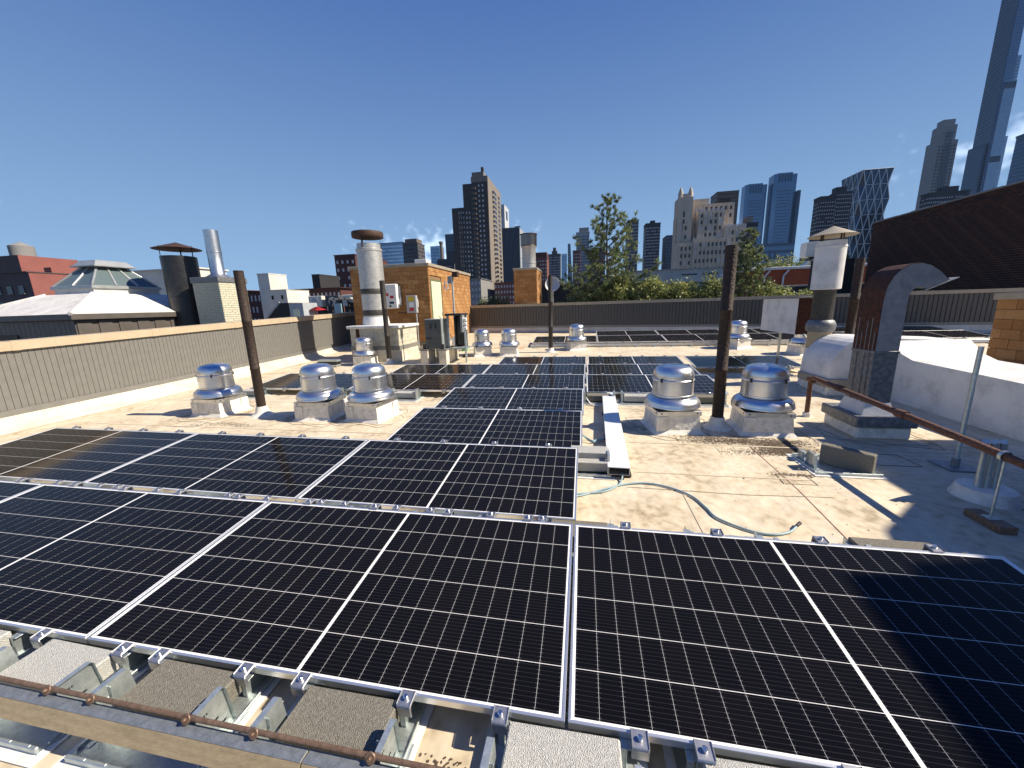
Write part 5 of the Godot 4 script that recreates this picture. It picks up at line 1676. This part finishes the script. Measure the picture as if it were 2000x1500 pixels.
func bricked(t: Node3D) -> void:
	# the sunny red flank, its set-back upper block, water tank and single windows
	var b := t.position
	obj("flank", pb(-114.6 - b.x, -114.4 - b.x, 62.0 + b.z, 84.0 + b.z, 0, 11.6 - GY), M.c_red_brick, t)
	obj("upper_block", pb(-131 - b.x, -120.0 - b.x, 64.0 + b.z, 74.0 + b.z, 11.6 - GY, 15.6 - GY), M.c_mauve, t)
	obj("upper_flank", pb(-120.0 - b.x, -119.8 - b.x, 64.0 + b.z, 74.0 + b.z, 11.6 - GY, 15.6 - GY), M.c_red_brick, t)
	obj("roof_house", pb(-117.0 - b.x, -114.9 - b.x, 66.0 + b.z, 71.5 + b.z, 11.6 - GY, 13.0 - GY), M.c_red_brick, t)
	var m := MB.new()
	m.lathe([Vector2(2.0, 31.6), Vector2(2.0, 34.2), Vector2(0, 35.2)], 16, Transform3D(Basis(), Vector3(-125.5 - b.x, 0, -68.0 - b.z)))
	obj("water_tank", m, M.c_stone, t)
	for i in 4:
		for k in 5:
			var x := -128.4 + i * 3.4
			var w := obj("window", pb(x - b.x, x + 1.5 - b.x, -.15, .05, 7.4 - k * 3.3 - GY, 9.0 - k * 3.3 - GY), M.win_dark, t)
			obj("sill", pb(x - .1 - b.x, x + 1.6 - b.x, -.3, .0, 7.25 - k * 3.3 - GY, 7.4 - k * 3.3 - GY), M.c_stone, w)

func build_skyline() -> void:
	var g := "buildings of the skyline"
	# left of the brown tower
	simple("glass_office", "blue glass office slab behind the orange bulkhead", -184.0, -159.0, 330.0, 350.0, 60.0, "glass_blue", "glass_pale", 22, 16, .78, .5, 0, 3, 10.0)
	var t := simple("grey_apartment_house", "grey apartment block with a sunlit flank beside the blue glass slab", -144.6, -131.7, 300.0, 314.0, 53.3, "c_grey_res", "win_dark", 8, 17, .6, .45, 1, 5, 2.0)
	block(t, "penthouse", -143.3, -133.0, 302.0, 312.0, 53.9, 57.3, "c_octo")
	simple("green_glass_tower", "distant pale glass tower with an angled top behind the brick smokestack", -242.0, -226.6, 600.0, 620.0, 98.0, "glass_pale", "glass_blue", 5, 14, .85, .7, 0, 3, 30.0)
	t = thing("smokestack", "slim round brick smokestack rising beside the blue grey tower", "smokestack", Vector3(-149.0, GY, -400), 0.0, g)
	var m := MB.new()
	m.lathe([Vector2(2.6, 0), Vector2(1.6, 84), Vector2(2.1, 84.5), Vector2(2.1, 86.5), Vector2(1.6, 86.6)], 16)
	obj("shaft", m, M.c_octo, t)
	t = simple("terraced_building", "dark terraced building stepping up towards the brown tower", -118.4, -95.0, 280.0, 300.0, 34.0, "c_slate", "win_light", 14, 8, .5, .3, 0, 3, 14.0)
	block(t, "upper_terrace", -110.0, -95.0, 284.0, 300.0, 34.0, 38.0, "c_slate")
	block(t, "top_terrace", -103.0, -95.0, 287.0, 300.0, 38.0, 44.0, "c_slate")
	simple("blue_grey_tower", "blue grey concrete tower with a row of top slots beside the brown tower", -151.2, -138.7, 420.0, 440.0, 80.5, "c_blue_grey", "win_dark", 5, 16, .35, .35, 0, 3, 20.0)
	# the brown apartment tower
	t = tower_base("brown_tower", "tall brown brick apartment tower stepping up to a chimney", -78.2, -55.2, 230.0)
	block(t, "low_wing", -78.2, -64.7, 232.0, 262.0, GY, 60.0, "c_brown")
	block(t, "middle_wing", -70.4, -64.6, 231.0, 262.0, GY, 72.4, "c_brown")
	block(t, "main_slab", -64.7, -55.2, 230.0, 266.0, GY, 75.6, "c_brown")
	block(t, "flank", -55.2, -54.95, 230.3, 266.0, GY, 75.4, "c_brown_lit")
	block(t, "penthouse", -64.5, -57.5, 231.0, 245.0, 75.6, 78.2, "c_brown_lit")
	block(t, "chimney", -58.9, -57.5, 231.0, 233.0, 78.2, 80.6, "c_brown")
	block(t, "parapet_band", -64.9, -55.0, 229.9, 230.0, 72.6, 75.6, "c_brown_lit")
	glaze(t, -61.4, -57.0, 230.0, 262.0, -8.0, 72.0, 2, 29, .40, .42, "win_light", 0, 3, .15)
	glaze(t, -74.5, -70.2, 232.0, 262.0, -8.0, 58.5, 3, 24, .36, .42, "win_light", 0, 3, .15, .1)
	glaze(t, -69.6, -66.0, 231.0, 262.0, -8.0, 58.0, 2, 24, .40, .40, "win_light", 0, 3, .15)
	var bal := MB.new()
	var gap := MB.new()
	for k in 28:
		var y := -6.0 + k * 2.76
		bal.box(Vector3(-64.6, y, -230.2) - t.position, Vector3(-62.0, y + 1.05, -228.6) - t.position)
		gap.box(Vector3(-64.6, y + 1.05, -230.1) - t.position, Vector3(-62.0, y + 2.7, -229.9) - t.position)
		if y < 56.0:
			bal.box(Vector3(-74.2, y, -232.2) - t.position, Vector3(-71.6, y + .9, -230.8) - t.position)
			gap.box(Vector3(-71.5, y, -232.1) - t.position, Vector3(-70.5, y + 2.7, -231.9) - t.position)
	stuff(obj("balconies", bal, M.c_octo, t))
	stuff(obj("balcony_recesses", gap, M.win_dark, t))
	m = MB.new()
	panes(m, Vector3(-54.95, -8, -244) - t.position, Vector3.FORWARD, Vector3.RIGHT, 20.0, 80.0, 2, 29, .5, .45, .2)
	for k in 29:
		m.box(Vector3(-55.0, -8 + k * 2.76, -243.0) - t.position, Vector3(-54.0, -7.0 + k * 2.76, -241.0) - t.position)
	stuff(obj("flank_windows", m, M.win_dark, t))
	# right behind it
	t = simple("white_tower", "white concrete tower with dark square openings behind the brown tower", -106.0, -99.1, 500.0, 528.0, 125.6, "c_white_tower", "win_dark", 0, 0)
	for q in [[-105.0, -102.0, 112, 122], [-104.6, -102.4, 104, 107.5]]:
		obj("window", pb(q[0] - t.position.x, q[1] - t.position.x, -.1, .5, q[2] - GY, q[3] - GY), M.win_dark, t)
	obj("window", pb(6.85 / 2.0 - .05, 6.9 / 2.0 + .1, 8.0, 20.0, 111.0 - GY, 122.0 - GY), M.win_dark, t)
	t = tower_base("ribbed_building", "blue grey ribbed windowless building behind the orange chimney flue", -84.3, -64.1, 400.0)
	block(t, "wall", -84.3, -64.1, 400.0, 432.0, GY, 79.4, "c_ribbed")
	var ribs := MB.new()
	for i in 16:
		var x := -84.3 + 20.2 * (i + .5) / 16.0
		ribs.box(Vector3(x - .35, GY, -400) - t.position, Vector3(x + .35, 79.6, -398.8) - t.position)
	stuff(obj("ribs", ribs, M.c_slate, t))
	block(t, "roof_plant", -70.0, -64.5, 404.0, 412.0, 79.4, 81.5, "glass_blue")
	t = simple("brick_tower", "red brown brick apartment block with a raised roof house by the orange chimney", -46.7, -27.7, 300.0, 318.0, 37.0, "c_rust_red", "win_light", 10, 14, .5, .4, 0, 4, -2.0)
	block(t, "roof_house", -40.2, -27.9, 301.0, 316.0, 37.0, 41.0, "c_dark_red")
	t = simple("stepped_tower", "dark apartment tower with a stepped roof house above the satellite dish", -37.3, -24.5, 420.0, 436.0, 53.6, "c_slate", "win_light", 9, 20, .45, .4, 0, 4, -2.0)
	block(t, "roof_house", -33.6, -28.0, 422.0, 432.0, 54.2, 57.5, "c_slate")
	block(t, "roof_tower", -32.4, -29.4, 423.0, 430.0, 57.5, 61.0, "c_slate")
	simple("thin_glass_tower", "thin pale blue glass tower between the stepped tower and the needle", -44.0, -33.5, 800.0, 815.0, 100.0, "glass_pale", "glass_blue", 4, 22, .8, .6, 0, 3, 10.0)
	t = tower_base("needle_tower", "very slim tapering tower rising as a needle over the garden wall", -47.6, -30.0, 1200.0)
	m = MB.new()
	m.prism([Vector2(-8.8, 0), Vector2(8.8, 0), Vector2(5.0, 90), Vector2(1.5, 150), Vector2(-1.2, 195), Vector2(-8.8, 195)], -20, 0)
	obj("shaft", m, M.glass_dark, t)
	var st := MB.new()
	for i in 16:
		st.box(Vector3(-8.9, 60 + i * 8.2, 0), Vector3(7.0 - i * .55, 61 + i * 8.2, .4))
	stuff(obj("floor_bands", st, M.mullion, t))
	simple("brick_slab", "narrow red brown tower with balconies in front of the white office tower", -9.6, -2.8, 350.0, 366.0, 46.9, "c_rust_red", "win_light", 5, 18, .45, .45, 0, 3, -2.0)
	t = simple("white_office_tower", "white gridded office tower with a dark roof crown", -8.4, 5.9, 450.0, 470.0, 78.6, "c_pale", "win_blue", 10, 26, .62, .62, 0, 4, -2.0)
	block(t, "crown", -5.4, 5.2, 452.0, 466.0, 79.3, 84.4, "c_stone")
	t = simple("mansard_building", "stone building with a sloped dark mansard roof behind the pine", 4.9, 20.0, 380.0, 400.0, 47.4, "c_octo", "win_dark", 9, 14, .4, .4, 0, 3, -2.0)
	m = MB.new()
	m.prism([Vector2(-7.4, 63.9), Vector2(7.4, 63.9), Vector2(4.6, 69.0), Vector2(-4.8, 69.0)], -18, -1)
	obj("mansard_roof", m, M.c_dark_res, t)
	simple("brown_tower_block", "brown tower seen through the pine top", 43.3, 54.0, 420.0, 436.0, 81.8, "c_grey_res", "win_light", 8, 26, .45, .45, 0, 3, -2.0)
	t = simple("gridded_tower", "dark apartment tower with pale window grid beside the pine", 61.0, 75.0, 420.0, 434.0, 77.6, "c_dark_res", "win_light", 11, 26, .45, .42, -1, 5, -2.0)
	block(t, "roof_house", 66.0, 70.4, 424.0, 430.0, 77.6, 81.6, "c_dark_res")
	simple("blue_side_tower", "blue grey tower peeking out beside the cream building", 81.2, 90.0, 420.0, 440.0, 65.2, "c_blue_grey", "win_dark", 5, 22, .5, .45, 0, 3, -2.0)
	simple("stone_low_block", "broad low stone block behind the bushes", 4.0, 34.0, 250.0, 270.0, 18.0, "c_octo", "win_light", 22, 6, .4, .45, 0, 3, 0.0)
	deco()
	t = simple("octagon_building", "brown many sided block behind the cream building", 89.5, 103.2, 300.0, 314.0, 73.6, "c_octo", "win_dark", 12, 6, .5, .35, -1, 5, 58.0)
	# twin glass towers
	t = tower_base("glass_twin_tower", "blue glass tower of a pair, the lower one with slotted crown", 223.6, 258.5, 640.0)
	twin(t, 229.5, 259.5, 640.0, 658.0, 162.5, 150.0)
	t = tower_base("glass_twin_tower", "blue glass tower of a pair, the higher one with a notched corner", 258.1, 299.5, 632.0)
	twin(t, 262.5, 293.5, 632.0, 652.0, 171.5, 160.0)
	block(t, "corner_wing", 293.5, 297.5, 634.0, 652.0, GY, 148.0, "glass_dark")
	simple("dark_podium", "dark glass podium block below the twin towers", 240.0, 281.0, 600.0, 612.0, 74.0, "glass_dark", "glass_blue", 12, 6, .8, .6, 0, 3, 20.0)
	t = simple("dark_apartment_tower", "dark apartment tower in front of the lower glass twin", 108.5, 117.0, 300.0, 311.0, 52.0, "c_dark_res", "win_light", 7, 18, .45, .4, -1, 5, -2.0)
	block(t, "roof_house", 110.5, 114.5, 303.0, 309.0, 52.0, 57.0, "c_brown_lit")
	simple("small_dark_house", "small dark building at the foot of the glass twins", 147.0, 153.5, 300.0, 305.0, 35.0, "c_slate", "win_light", 6, 8, .5, .4, 0, 3, 5.0)
	# rounded apartment block
	t = simple("apartment_tower", "dark apartment tower with pale balcony dashes beside the diamond glass tower", 168.0, 178.5, 330.0, 338.0, 71.5, "c_dark_res", "win_light", 7, 28, .42, .28, -1, 4, -4.0)
	block(t, "rear_wing", 178.5, 189.0, 331.5, 340.0, GY, 75.0, "c_dark_res")
	block(t, "roof_house", 179.0, 186.0, 333.0, 338.0, 75.0, 78.5, "c_dark_res")
	glaze(t, 179.0, 188.5, 331.5, 340.0, -4.0, 74.0, 7, 29, .42, .28, "win_light", 0, 4, .2)
	diagrid()
	# pale tower, dark block, supertall
	t = tower_base("pale_stone_tower", "pale grey stepped tower with window columns beside the supertall", 418.0, 459.0, 620.0)
	block(t, "shaft", 440.0, 461.5, 620.0, 637.0, GY, 190.0, "c_stone")
	block(t, "upper_shaft", 442.5, 459.5, 622.0, 635.0, 190.0, 208.0, "c_stone")
	block(t, "crown", 445.0, 458.0, 624.0, 633.0, 208.0, 215.0, "c_stone")
	glaze(t, 441.0, 460.0, 620.0, 637.0, 20.0, 185.0, 6, 42, .42, .5, "win_dark", 0, 6, .5)
	glaze(t, 447.0, 455.0, 620.0, 637.0, 40.0, 200.0, 3, 40, .6, .6, "win_blue", 0, 3, .9)
	t = simple("dark_wide_block", "dark brown block in front of the supertall tower", 270.5, 297.0, 380.0, 388.0, 79.0, "c_dark_res", "win_light", 18, 22, .4, .35, -1, 6, 10.0)
	block(t, "roof_house", 280.0, 291.0, 382.0, 387.0, 79.0, 84.0, "c_dark_res")
	t = tower_base("supertall_tower", "supertall glass skyscraper running out of the top of the view", 612.0, 666.0, 800.0)
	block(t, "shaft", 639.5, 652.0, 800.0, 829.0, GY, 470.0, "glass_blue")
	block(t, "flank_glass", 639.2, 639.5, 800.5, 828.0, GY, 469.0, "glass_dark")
	block(t, "east_shaft", 652.0, 657.5, 800.5, 829.0, GY, 355.0, "glass_pale")
	block(t, "east_bay", 657.5, 662.5, 801.0, 829.0, GY, 243.0, "glass_pale")
	block(t, "west_bay", 634.0, 639.0, 803.0, 829.0, GY, 235.0, "glass_dark")
	block(t, "front_bay", 641.5, 656.5, 798.0, 800.0, GY, 320.0, "glass_pale")
	m = MB.new()
	for k in 110:
		var y := -10.0 + k * 4.3
		m.box(Vector3(640.5, y, -800.4) - t.position, Vector3(651.9 if k > 84 else 657.4, y + .5, -799.6) - t.position)
		m.box(Vector3(638.8, y, -828.0) - t.position, Vector3(639.3, y + .5, -801.0) - t.position)
		if k < 77:
			m.box(Vector3(641.6, y, -798.3) - t.position, Vector3(656.4, y + .5, -797.8) - t.position)
		if k < 57:
			m.box(Vector3(657.6, y, -801.2) - t.position, Vector3(662.4, y + .5, -800.8) - t.position)
	for i in 8:
		m.box(Vector3(641.8 + i * 2.0, GY, -798.3) - t.position, Vector3(642.0 + i * 2.0, 319, -797.85) - t.position)
	stuff(obj("floor_bands", m, M.mullion, t))
	m = MB.new()
	for y in [205.0, 310.0]:
		for i in 10:
			m.box(Vector3(641.8 + i * 1.45, y, -798.3) - t.position, Vector3(642.6 + i * 1.45, y + 9.0, -797.6) - t.position)
	stuff(obj("mechanical_louvres", m, M.mullion_dark, t))
	simple("dark_glass_tower", "dark glass tower cut off by the frame beside the supertall", 600.0, 640.0, 700.0, 713.0, 212.0, "glass_dark", "glass_blue", 14, 40, .8, .3, -1, 8, 0.0)
	# filler rows at street level so that the horizon is closed
	for i in 34:
		var az := deg_to_rad(-66.0 + i * 3.7)
		var d := 190.0 + 60.0 * fmod(i * .618, 1.0)
		if i in [17, 18, 19, 20]:
			continue
		var x := tan(az) * d
		var h := 9.0 + 7.0 * fmod(i * .382, 1.0)
		if absf(x) > 420.0:
			continue
		simple("street_house", "low city block on the horizon, %s" % bearing(i), x - 8.0 - absf(x) * .04, x + 8.0 + absf(x) * .04, d, d + 25.0, h, ["c_rust_red", "c_octo", "c_slate", "c_stone", "c_grey_res"][i % 5], ["win_dark", "win_light"][i % 2], 12, 6, .4, .45, 0, 4, -4.0)
func bearing(i: int) -> String:
	return ["brick red", "brown stone", "slate grey", "pale stone", "dull grey"][i % 5] + " one " + ["far beyond the skylight house", "beyond the black stack", "behind the white penthouse", "behind the long apartment block", "below the blue glass slab", "below the brown tower", "behind the orange chimney", "behind the pines", "below the cream building", "below the glass twins", "behind the party wall", "beyond the party wall"][i / 3]
func twin(t: Node3D, x0: float, x1: float, d0: float, d1: float, top: float, crown: float) -> void:
	var b := t.position
	var m := MB.new()
	var c := (x1 - x0) * .30
	m.prism([Vector2(x0, d0 + c * .5), Vector2(x0 + c * .4, d0), Vector2(x1 - c, d0), Vector2(x1 - c, d0 + 8.0), Vector2(x1, d0 + 8.0), Vector2(x1, d1), Vector2(x0, d1)], 0.0, top - GY, Transform3D(Basis(Vector3(1, 0, 0), Vector3(0, 0, -1), Vector3(0, 1, 0)), Vector3(-b.x, 0, -b.z)))
	obj("shaft", m, M.glass_blue, t)
	m = MB.new()
	var k := 0
	while k * 4.2 < top - 4.0:
		m.box(Vector3(x0 + c * .4, k * 4.2, -d0 - .2) - Vector3(b.x, 0, b.z), Vector3(x1 - c, k * 4.2 + .7, -d0 + .35) - Vector3(b.x, 0, b.z))
		k += 1
	stuff(obj("floor_bands", m, M.mullion_dark, t))
	m = MB.new()
	for i in 5:
		var x := x0 + c * .5 + i * (x1 - c - x0) / 6.0
		m.box(Vector3(x, crown - GY, -d0 - .2) - Vector3(b.x, 0, b.z), Vector3(x + 1.6, top - 2.0 - GY, -d0 + .5) - Vector3(b.x, 0, b.z))
	stuff(obj("crown_slots", m, M.glass_dark, t))
func deco() -> void:
	var t := tower_base("cream_building", "cream art deco apartment block with setback terraces and twin peaked tower", 41.6, 72.0, 200.0)
	var b := t.position
	block(t, "main_block", 46.5, 68.5, 203.0, 222.0, GY, 45.6, "c_cream")
	block(t, "attic", 50.5, 58.0, 205.0, 222.0, 45.6, 48.4, "c_cream")
	block(t, "tower", 43.2, 49.6, 200.0, 208.0, GY, 48.6, "c_cream")
	block(t, "tower_step", 42.6, 43.2, 201.0, 206.0, GY, 40.0, "c_cream")
	var m := MB.new()
	for x in [44.3, 48.6]:
		m.lathe([Vector2(1.15, 64.5), Vector2(1.15, 66.6), Vector2(.55, 68.4), Vector2(.1, 69.3)], 6, Transform3D(Basis(), Vector3(x - b.x, 0, -1.4)))
	m.box(Vector3(44.8 - b.x, 64.5, -2.6), Vector3(48.1 - b.x, 66.2, -.6))
	obj("peak", m, M.c_cream, t)
	block(t, "front_setback", 51.9, 62.8, 198.5, 203.0, GY, 41.6, "c_cream")
	block(t, "lower_setback", 49.6, 66.0, 195.5, 198.5, GY, 29.3, "c_cream")
	block(t, "corner_setback", 62.8, 72.0, 197.0, 210.0, GY, 34.0, "c_cream")
	block(t, "side_setback", 42.2, 49.6, 196.5, 200.0, GY, 28.0, "c_cream")
	block(t, "roof_sign_frame", 62.5, 67.5, 206.0, 212.0, 45.6, 48.0, "c_charcoal")
	# each window is its own part, with piers standing proud between the columns
	var faces := [[44.0, 49.4, 196.5, 14.0, 27.0, 3, 4], [50.2, 65.6, 195.5, 14.0, 28.4, 9, 4], [52.4, 62.4, 198.5, 29.8, 41.0, 5, 4], [63.4, 71.6, 197.0, 14.0, 33.0, 4, 6], [51.0, 68.0, 203.0, 35.0, 45.0, 8, 3], [43.6, 48.2, 200.0, 29.0, 37.0, 2, 2]]
	var piers := MB.new()
	for f in faces:
		for i in f[5]:
			for k in f[6]:
				var x: float = lerpf(f[0], f[1], (i + .5) / f[5])
				var y: float = lerpf(f[3], f[4], (k + .5) / f[6])
				var mats := "win_dark" if rng.randf() < .68 else "win_light"
				obj("window", pb(x - .42 - b.x, x + .42 - b.x, f[2] - 200.0 - .06, f[2] - 200.0 + .2, y - .85 - GY, y + .85 - GY), M[mats], t)
			var px: float = lerpf(f[0], f[1], float(i) / f[5])
			piers.box(Vector3(px - .28 - b.x, 0, -(f[2] - 200.0)), Vector3(px + .28 - b.x, f[4] - GY, -(f[2] - 200.0) + .45))
	stuff(obj("piers", piers, M.c_cream, t))
	m = MB.new()
	for k in 4:
		m.box(Vector3(45.5 - b.x, 46.0 + k * 3.3, -.1), Vector3(46.3 - b.x, 48.4 + k * 3.3, .08))
	stuff(obj("tower_slits", m, M.win_dark, t))
	m = MB.new()
	for q in [[51.9, 62.8, 198.5, 41.6], [49.6, 66.0, 195.5, 29.3], [62.8, 72.0, 197.0, 34.0]]:
		for i in 12:
			var x: float = lerpf(q[0], q[1] - .5, i / 11.0)
			m.box(Vector3(x - b.x, q[3] - GY, -(q[2] - 200.0) - .5), Vector3(x + .5 - b.x, q[3] + .9 - GY, -(q[2] - 200.0) - .1))
	stuff(obj("battlements", m, M.c_white_tower, t))
func diagrid() -> void:
	var x0 := 245.5
	var x1 := 268.5
	var d0 := 420.0
	var d1 := 449.0
	var t := tower_base("diamond_glass_tower", "glass tower wrapped in a pale triangular steel frame with cut corners", x0, x1, d0)
	var b := t.position
	var rows := 10
	var hh := 12.6
	var top := 111.0 - GY
	var y0 := top - rows * hh
	var steel := MB.new()
	var skin := MB.new()
	var half := (x1 - x0) * .5
	var cut := 2.9
	# at even nodes the corner is sharp, at odd nodes it is cut back
	var ring := func(k: int) -> Array:
		var y := y0 + k * hh
		var n := 4
		var out := []
		if k % 2 == 0:
			for i in n + 1:
				out.append(Vector3(-half + 2.0 * half * i / n, y, 0))
			for i in range(1, n + 1):
				out.append(Vector3(half, y, -(d1 - d0) * i / n))
			for i in range(1, n + 1):
				out.append(Vector3(-half, y, -(d1 - d0) * i / n))
		else:
			for i in n:
				out.append(Vector3(clampf(-half + 2.0 * half * (i + .5) / n, -half + cut, half - cut), y, 0))
		return out
	for k in rows:
		var ya := y0 + k * hh
		var yb := ya + hh
		var ea := half if k % 2 == 0 else half - cut
		var eb := half if k % 2 == 1 else half - cut
		# glass of the four sides, leaning corners in between
		var za := 0.0 if k % 2 == 0 else -cut
		var zb := 0.0 if k % 2 == 1 else -cut
		skin.quad(Vector3(-ea, ya, 0), Vector3(ea, ya, 0), Vector3(eb, yb, 0), Vector3(-eb, yb, 0))
		skin.quad(Vector3(half, ya, za), Vector3(half, ya, -(d1 - d0)), Vector3(half, yb, -(d1 - d0)), Vector3(half, yb, zb))
		skin.quad(Vector3(-half, ya, -(d1 - d0)), Vector3(-half, ya, za), Vector3(-half, yb, zb), Vector3(-half, yb, -(d1 - d0)))
		for s in [-1.0, 1.0]:
			if k % 2 == 0:
				skin.tri(Vector3(s * half, ya, 0), Vector3(s * half, yb, -cut), Vector3(s * (half - cut), yb, 0))
			else:
				skin.tri(Vector3(s * (half - cut), ya, 0), Vector3(s * half, ya, -cut), Vector3(s * half, yb, 0))
		# steel triangles on the front and the low-x side
		var n := 4
		for i in n:
			var xa := -half + 2.0 * half * i / n
			var xc := -half + 2.0 * half * (i + 1) / n
			var xm := (xa + xc) * .5
			var f := .36
			if k % 2 == 0:
				steel.tube([Vector3(xa, ya, .3), Vector3(xm, yb, .3)], [f], 5, false)
				steel.tube([Vector3(xc, ya, .3), Vector3(xm, yb, .3)], [f], 5, false)
			else:
				steel.tube([Vector3(xm, ya, .3), Vector3(xa, yb, .3)], [f], 5, false)
				steel.tube([Vector3(xm, ya, .3), Vector3(xc, yb, .3)], [f], 5, false)
			var za2 := -(d1 - d0) * i / n
			var zc2 := -(d1 - d0) * (i + 1) / n
			var zm2 := (za2 + zc2) * .5
			if k % 2 == 0:
				steel.tube([Vector3(-half - .3, ya, za2), Vector3(-half - .3, yb, zm2)], [f], 5, false)
				steel.tube([Vector3(-half - .3, ya, zc2), Vector3(-half - .3, yb, zm2)], [f], 5, false)
			else:
				steel.tube([Vector3(-half - .3, ya, zm2), Vector3(-half - .3, yb, za2)], [f], 5, false)
				steel.tube([Vector3(-half - .3, ya, zm2), Vector3(-half - .3, yb, zc2)], [f], 5, false)
		steel.tube([Vector3(-eb, yb, .3), Vector3(eb, yb, .3)], [.4], 5, false)
		steel.tube([Vector3(-half - .3, yb, zb), Vector3(-half - .3, yb, -(d1 - d0))], [.4], 5, false)
	obj("glass", skin, M.glass_dark, t)
	obj("steel_frame", steel, M.diagrid_steel, t)
	obj("core", bx(Vector3(-half + 5.0, 0, -(d1 - d0) + 1.0), Vector3(half - 5.0, top - .5, -6.0)), M.glass_dark, t)
	obj("podium", bx(Vector3(-half, 0, -(d1 - d0)), Vector3(half, maxf(y0, 1.0), 0)), M.c_slate, t)

func build_plants() -> void:
	var roof := .2
	pine("tall open pine rising over the shaded parapet, sky between its limbs", at(1.18, roof, 20.2), 6.35, 3.7, .14, 16, 24, ["leaf0", "leaf2", "leaf0", "leaf2"])
	pine("smaller thin pine standing before the glass twin towers", at(7.38, roof, 19.6), 4.4, 1.75, .22, 12, 15, ["leaf0", "leaf2"])
	var g := "bushes of the roof garden"
	for s in [[1.9, 19.6, 1.15, 1.35, .75, 260, "yellow green bush at the foot of the tall pine"], [3.3, 19.4, 1.15, 1.20, .7, 230, "dense green bush beside the tall pine, towards the terrace railing"], [4.6, 19.3, 1.0, 1.05, .6, 180, "green bush below the cream building"], [5.75, 19.0, .85, 1.15, .6, 150, "pale mixed bush right beside the tall iron pipe"], [8.3, 18.6, .8, .85, .5, 100, "low bush under the thin pine"], [.2, 20.2, 1.2, .95, .7, 150, "dark bush in front of the garden wall next to the pine"], [-1.5, 20.6, .9, .55, .5, 80, "small dark bush below the satellite dish"], [9.2, 18.4, .5, .6, .4, 40, "tuft of leaves beside the grey metal parapet"]]:
		var i: int = int(absf(s[0]) * 3.0) % 3
		shrub("bush", s[6], "bush", at(s[0], roof + .6 + s[3] * .75, s[1]), Vector3(s[2], s[3], s[4]), int(s[5] * 1.6), 26, .11, [["leaf0", "leaf1"], ["leaf1", "leaf0", "leaf1"], ["leaf0", "leaf2", "leaf1"]][i] if s[0] > .5 else ["leaf2", "leaf0"], roof, g)
	shrub("bush", "leafy climber by the orange chimney at the end of the bulkhead", "bush", at(-4.4, 1.55, 19.3), Vector3(1.0, .65, .4), 150, 24, .10, ["leaf0", "leaf2"], roof, g)
	shrub("broadleaf_tree", "round crowned bright green tree beyond the orange red penthouse", "tree", at(20.5, 3.4, 46.0), Vector3(3.6, 2.6, 2.0), 420, 24, .20, ["leaf1", "leaf0"], GY, "street trees")
	shrub("broadleaf_tree", "smaller green tree top beside the white rooftop tank", "tree", at(24.8, 3.6, 48.0), Vector3(2.0, 1.8, 1.4), 160, 22, .20, ["leaf1", "leaf0"], GY, "street trees")
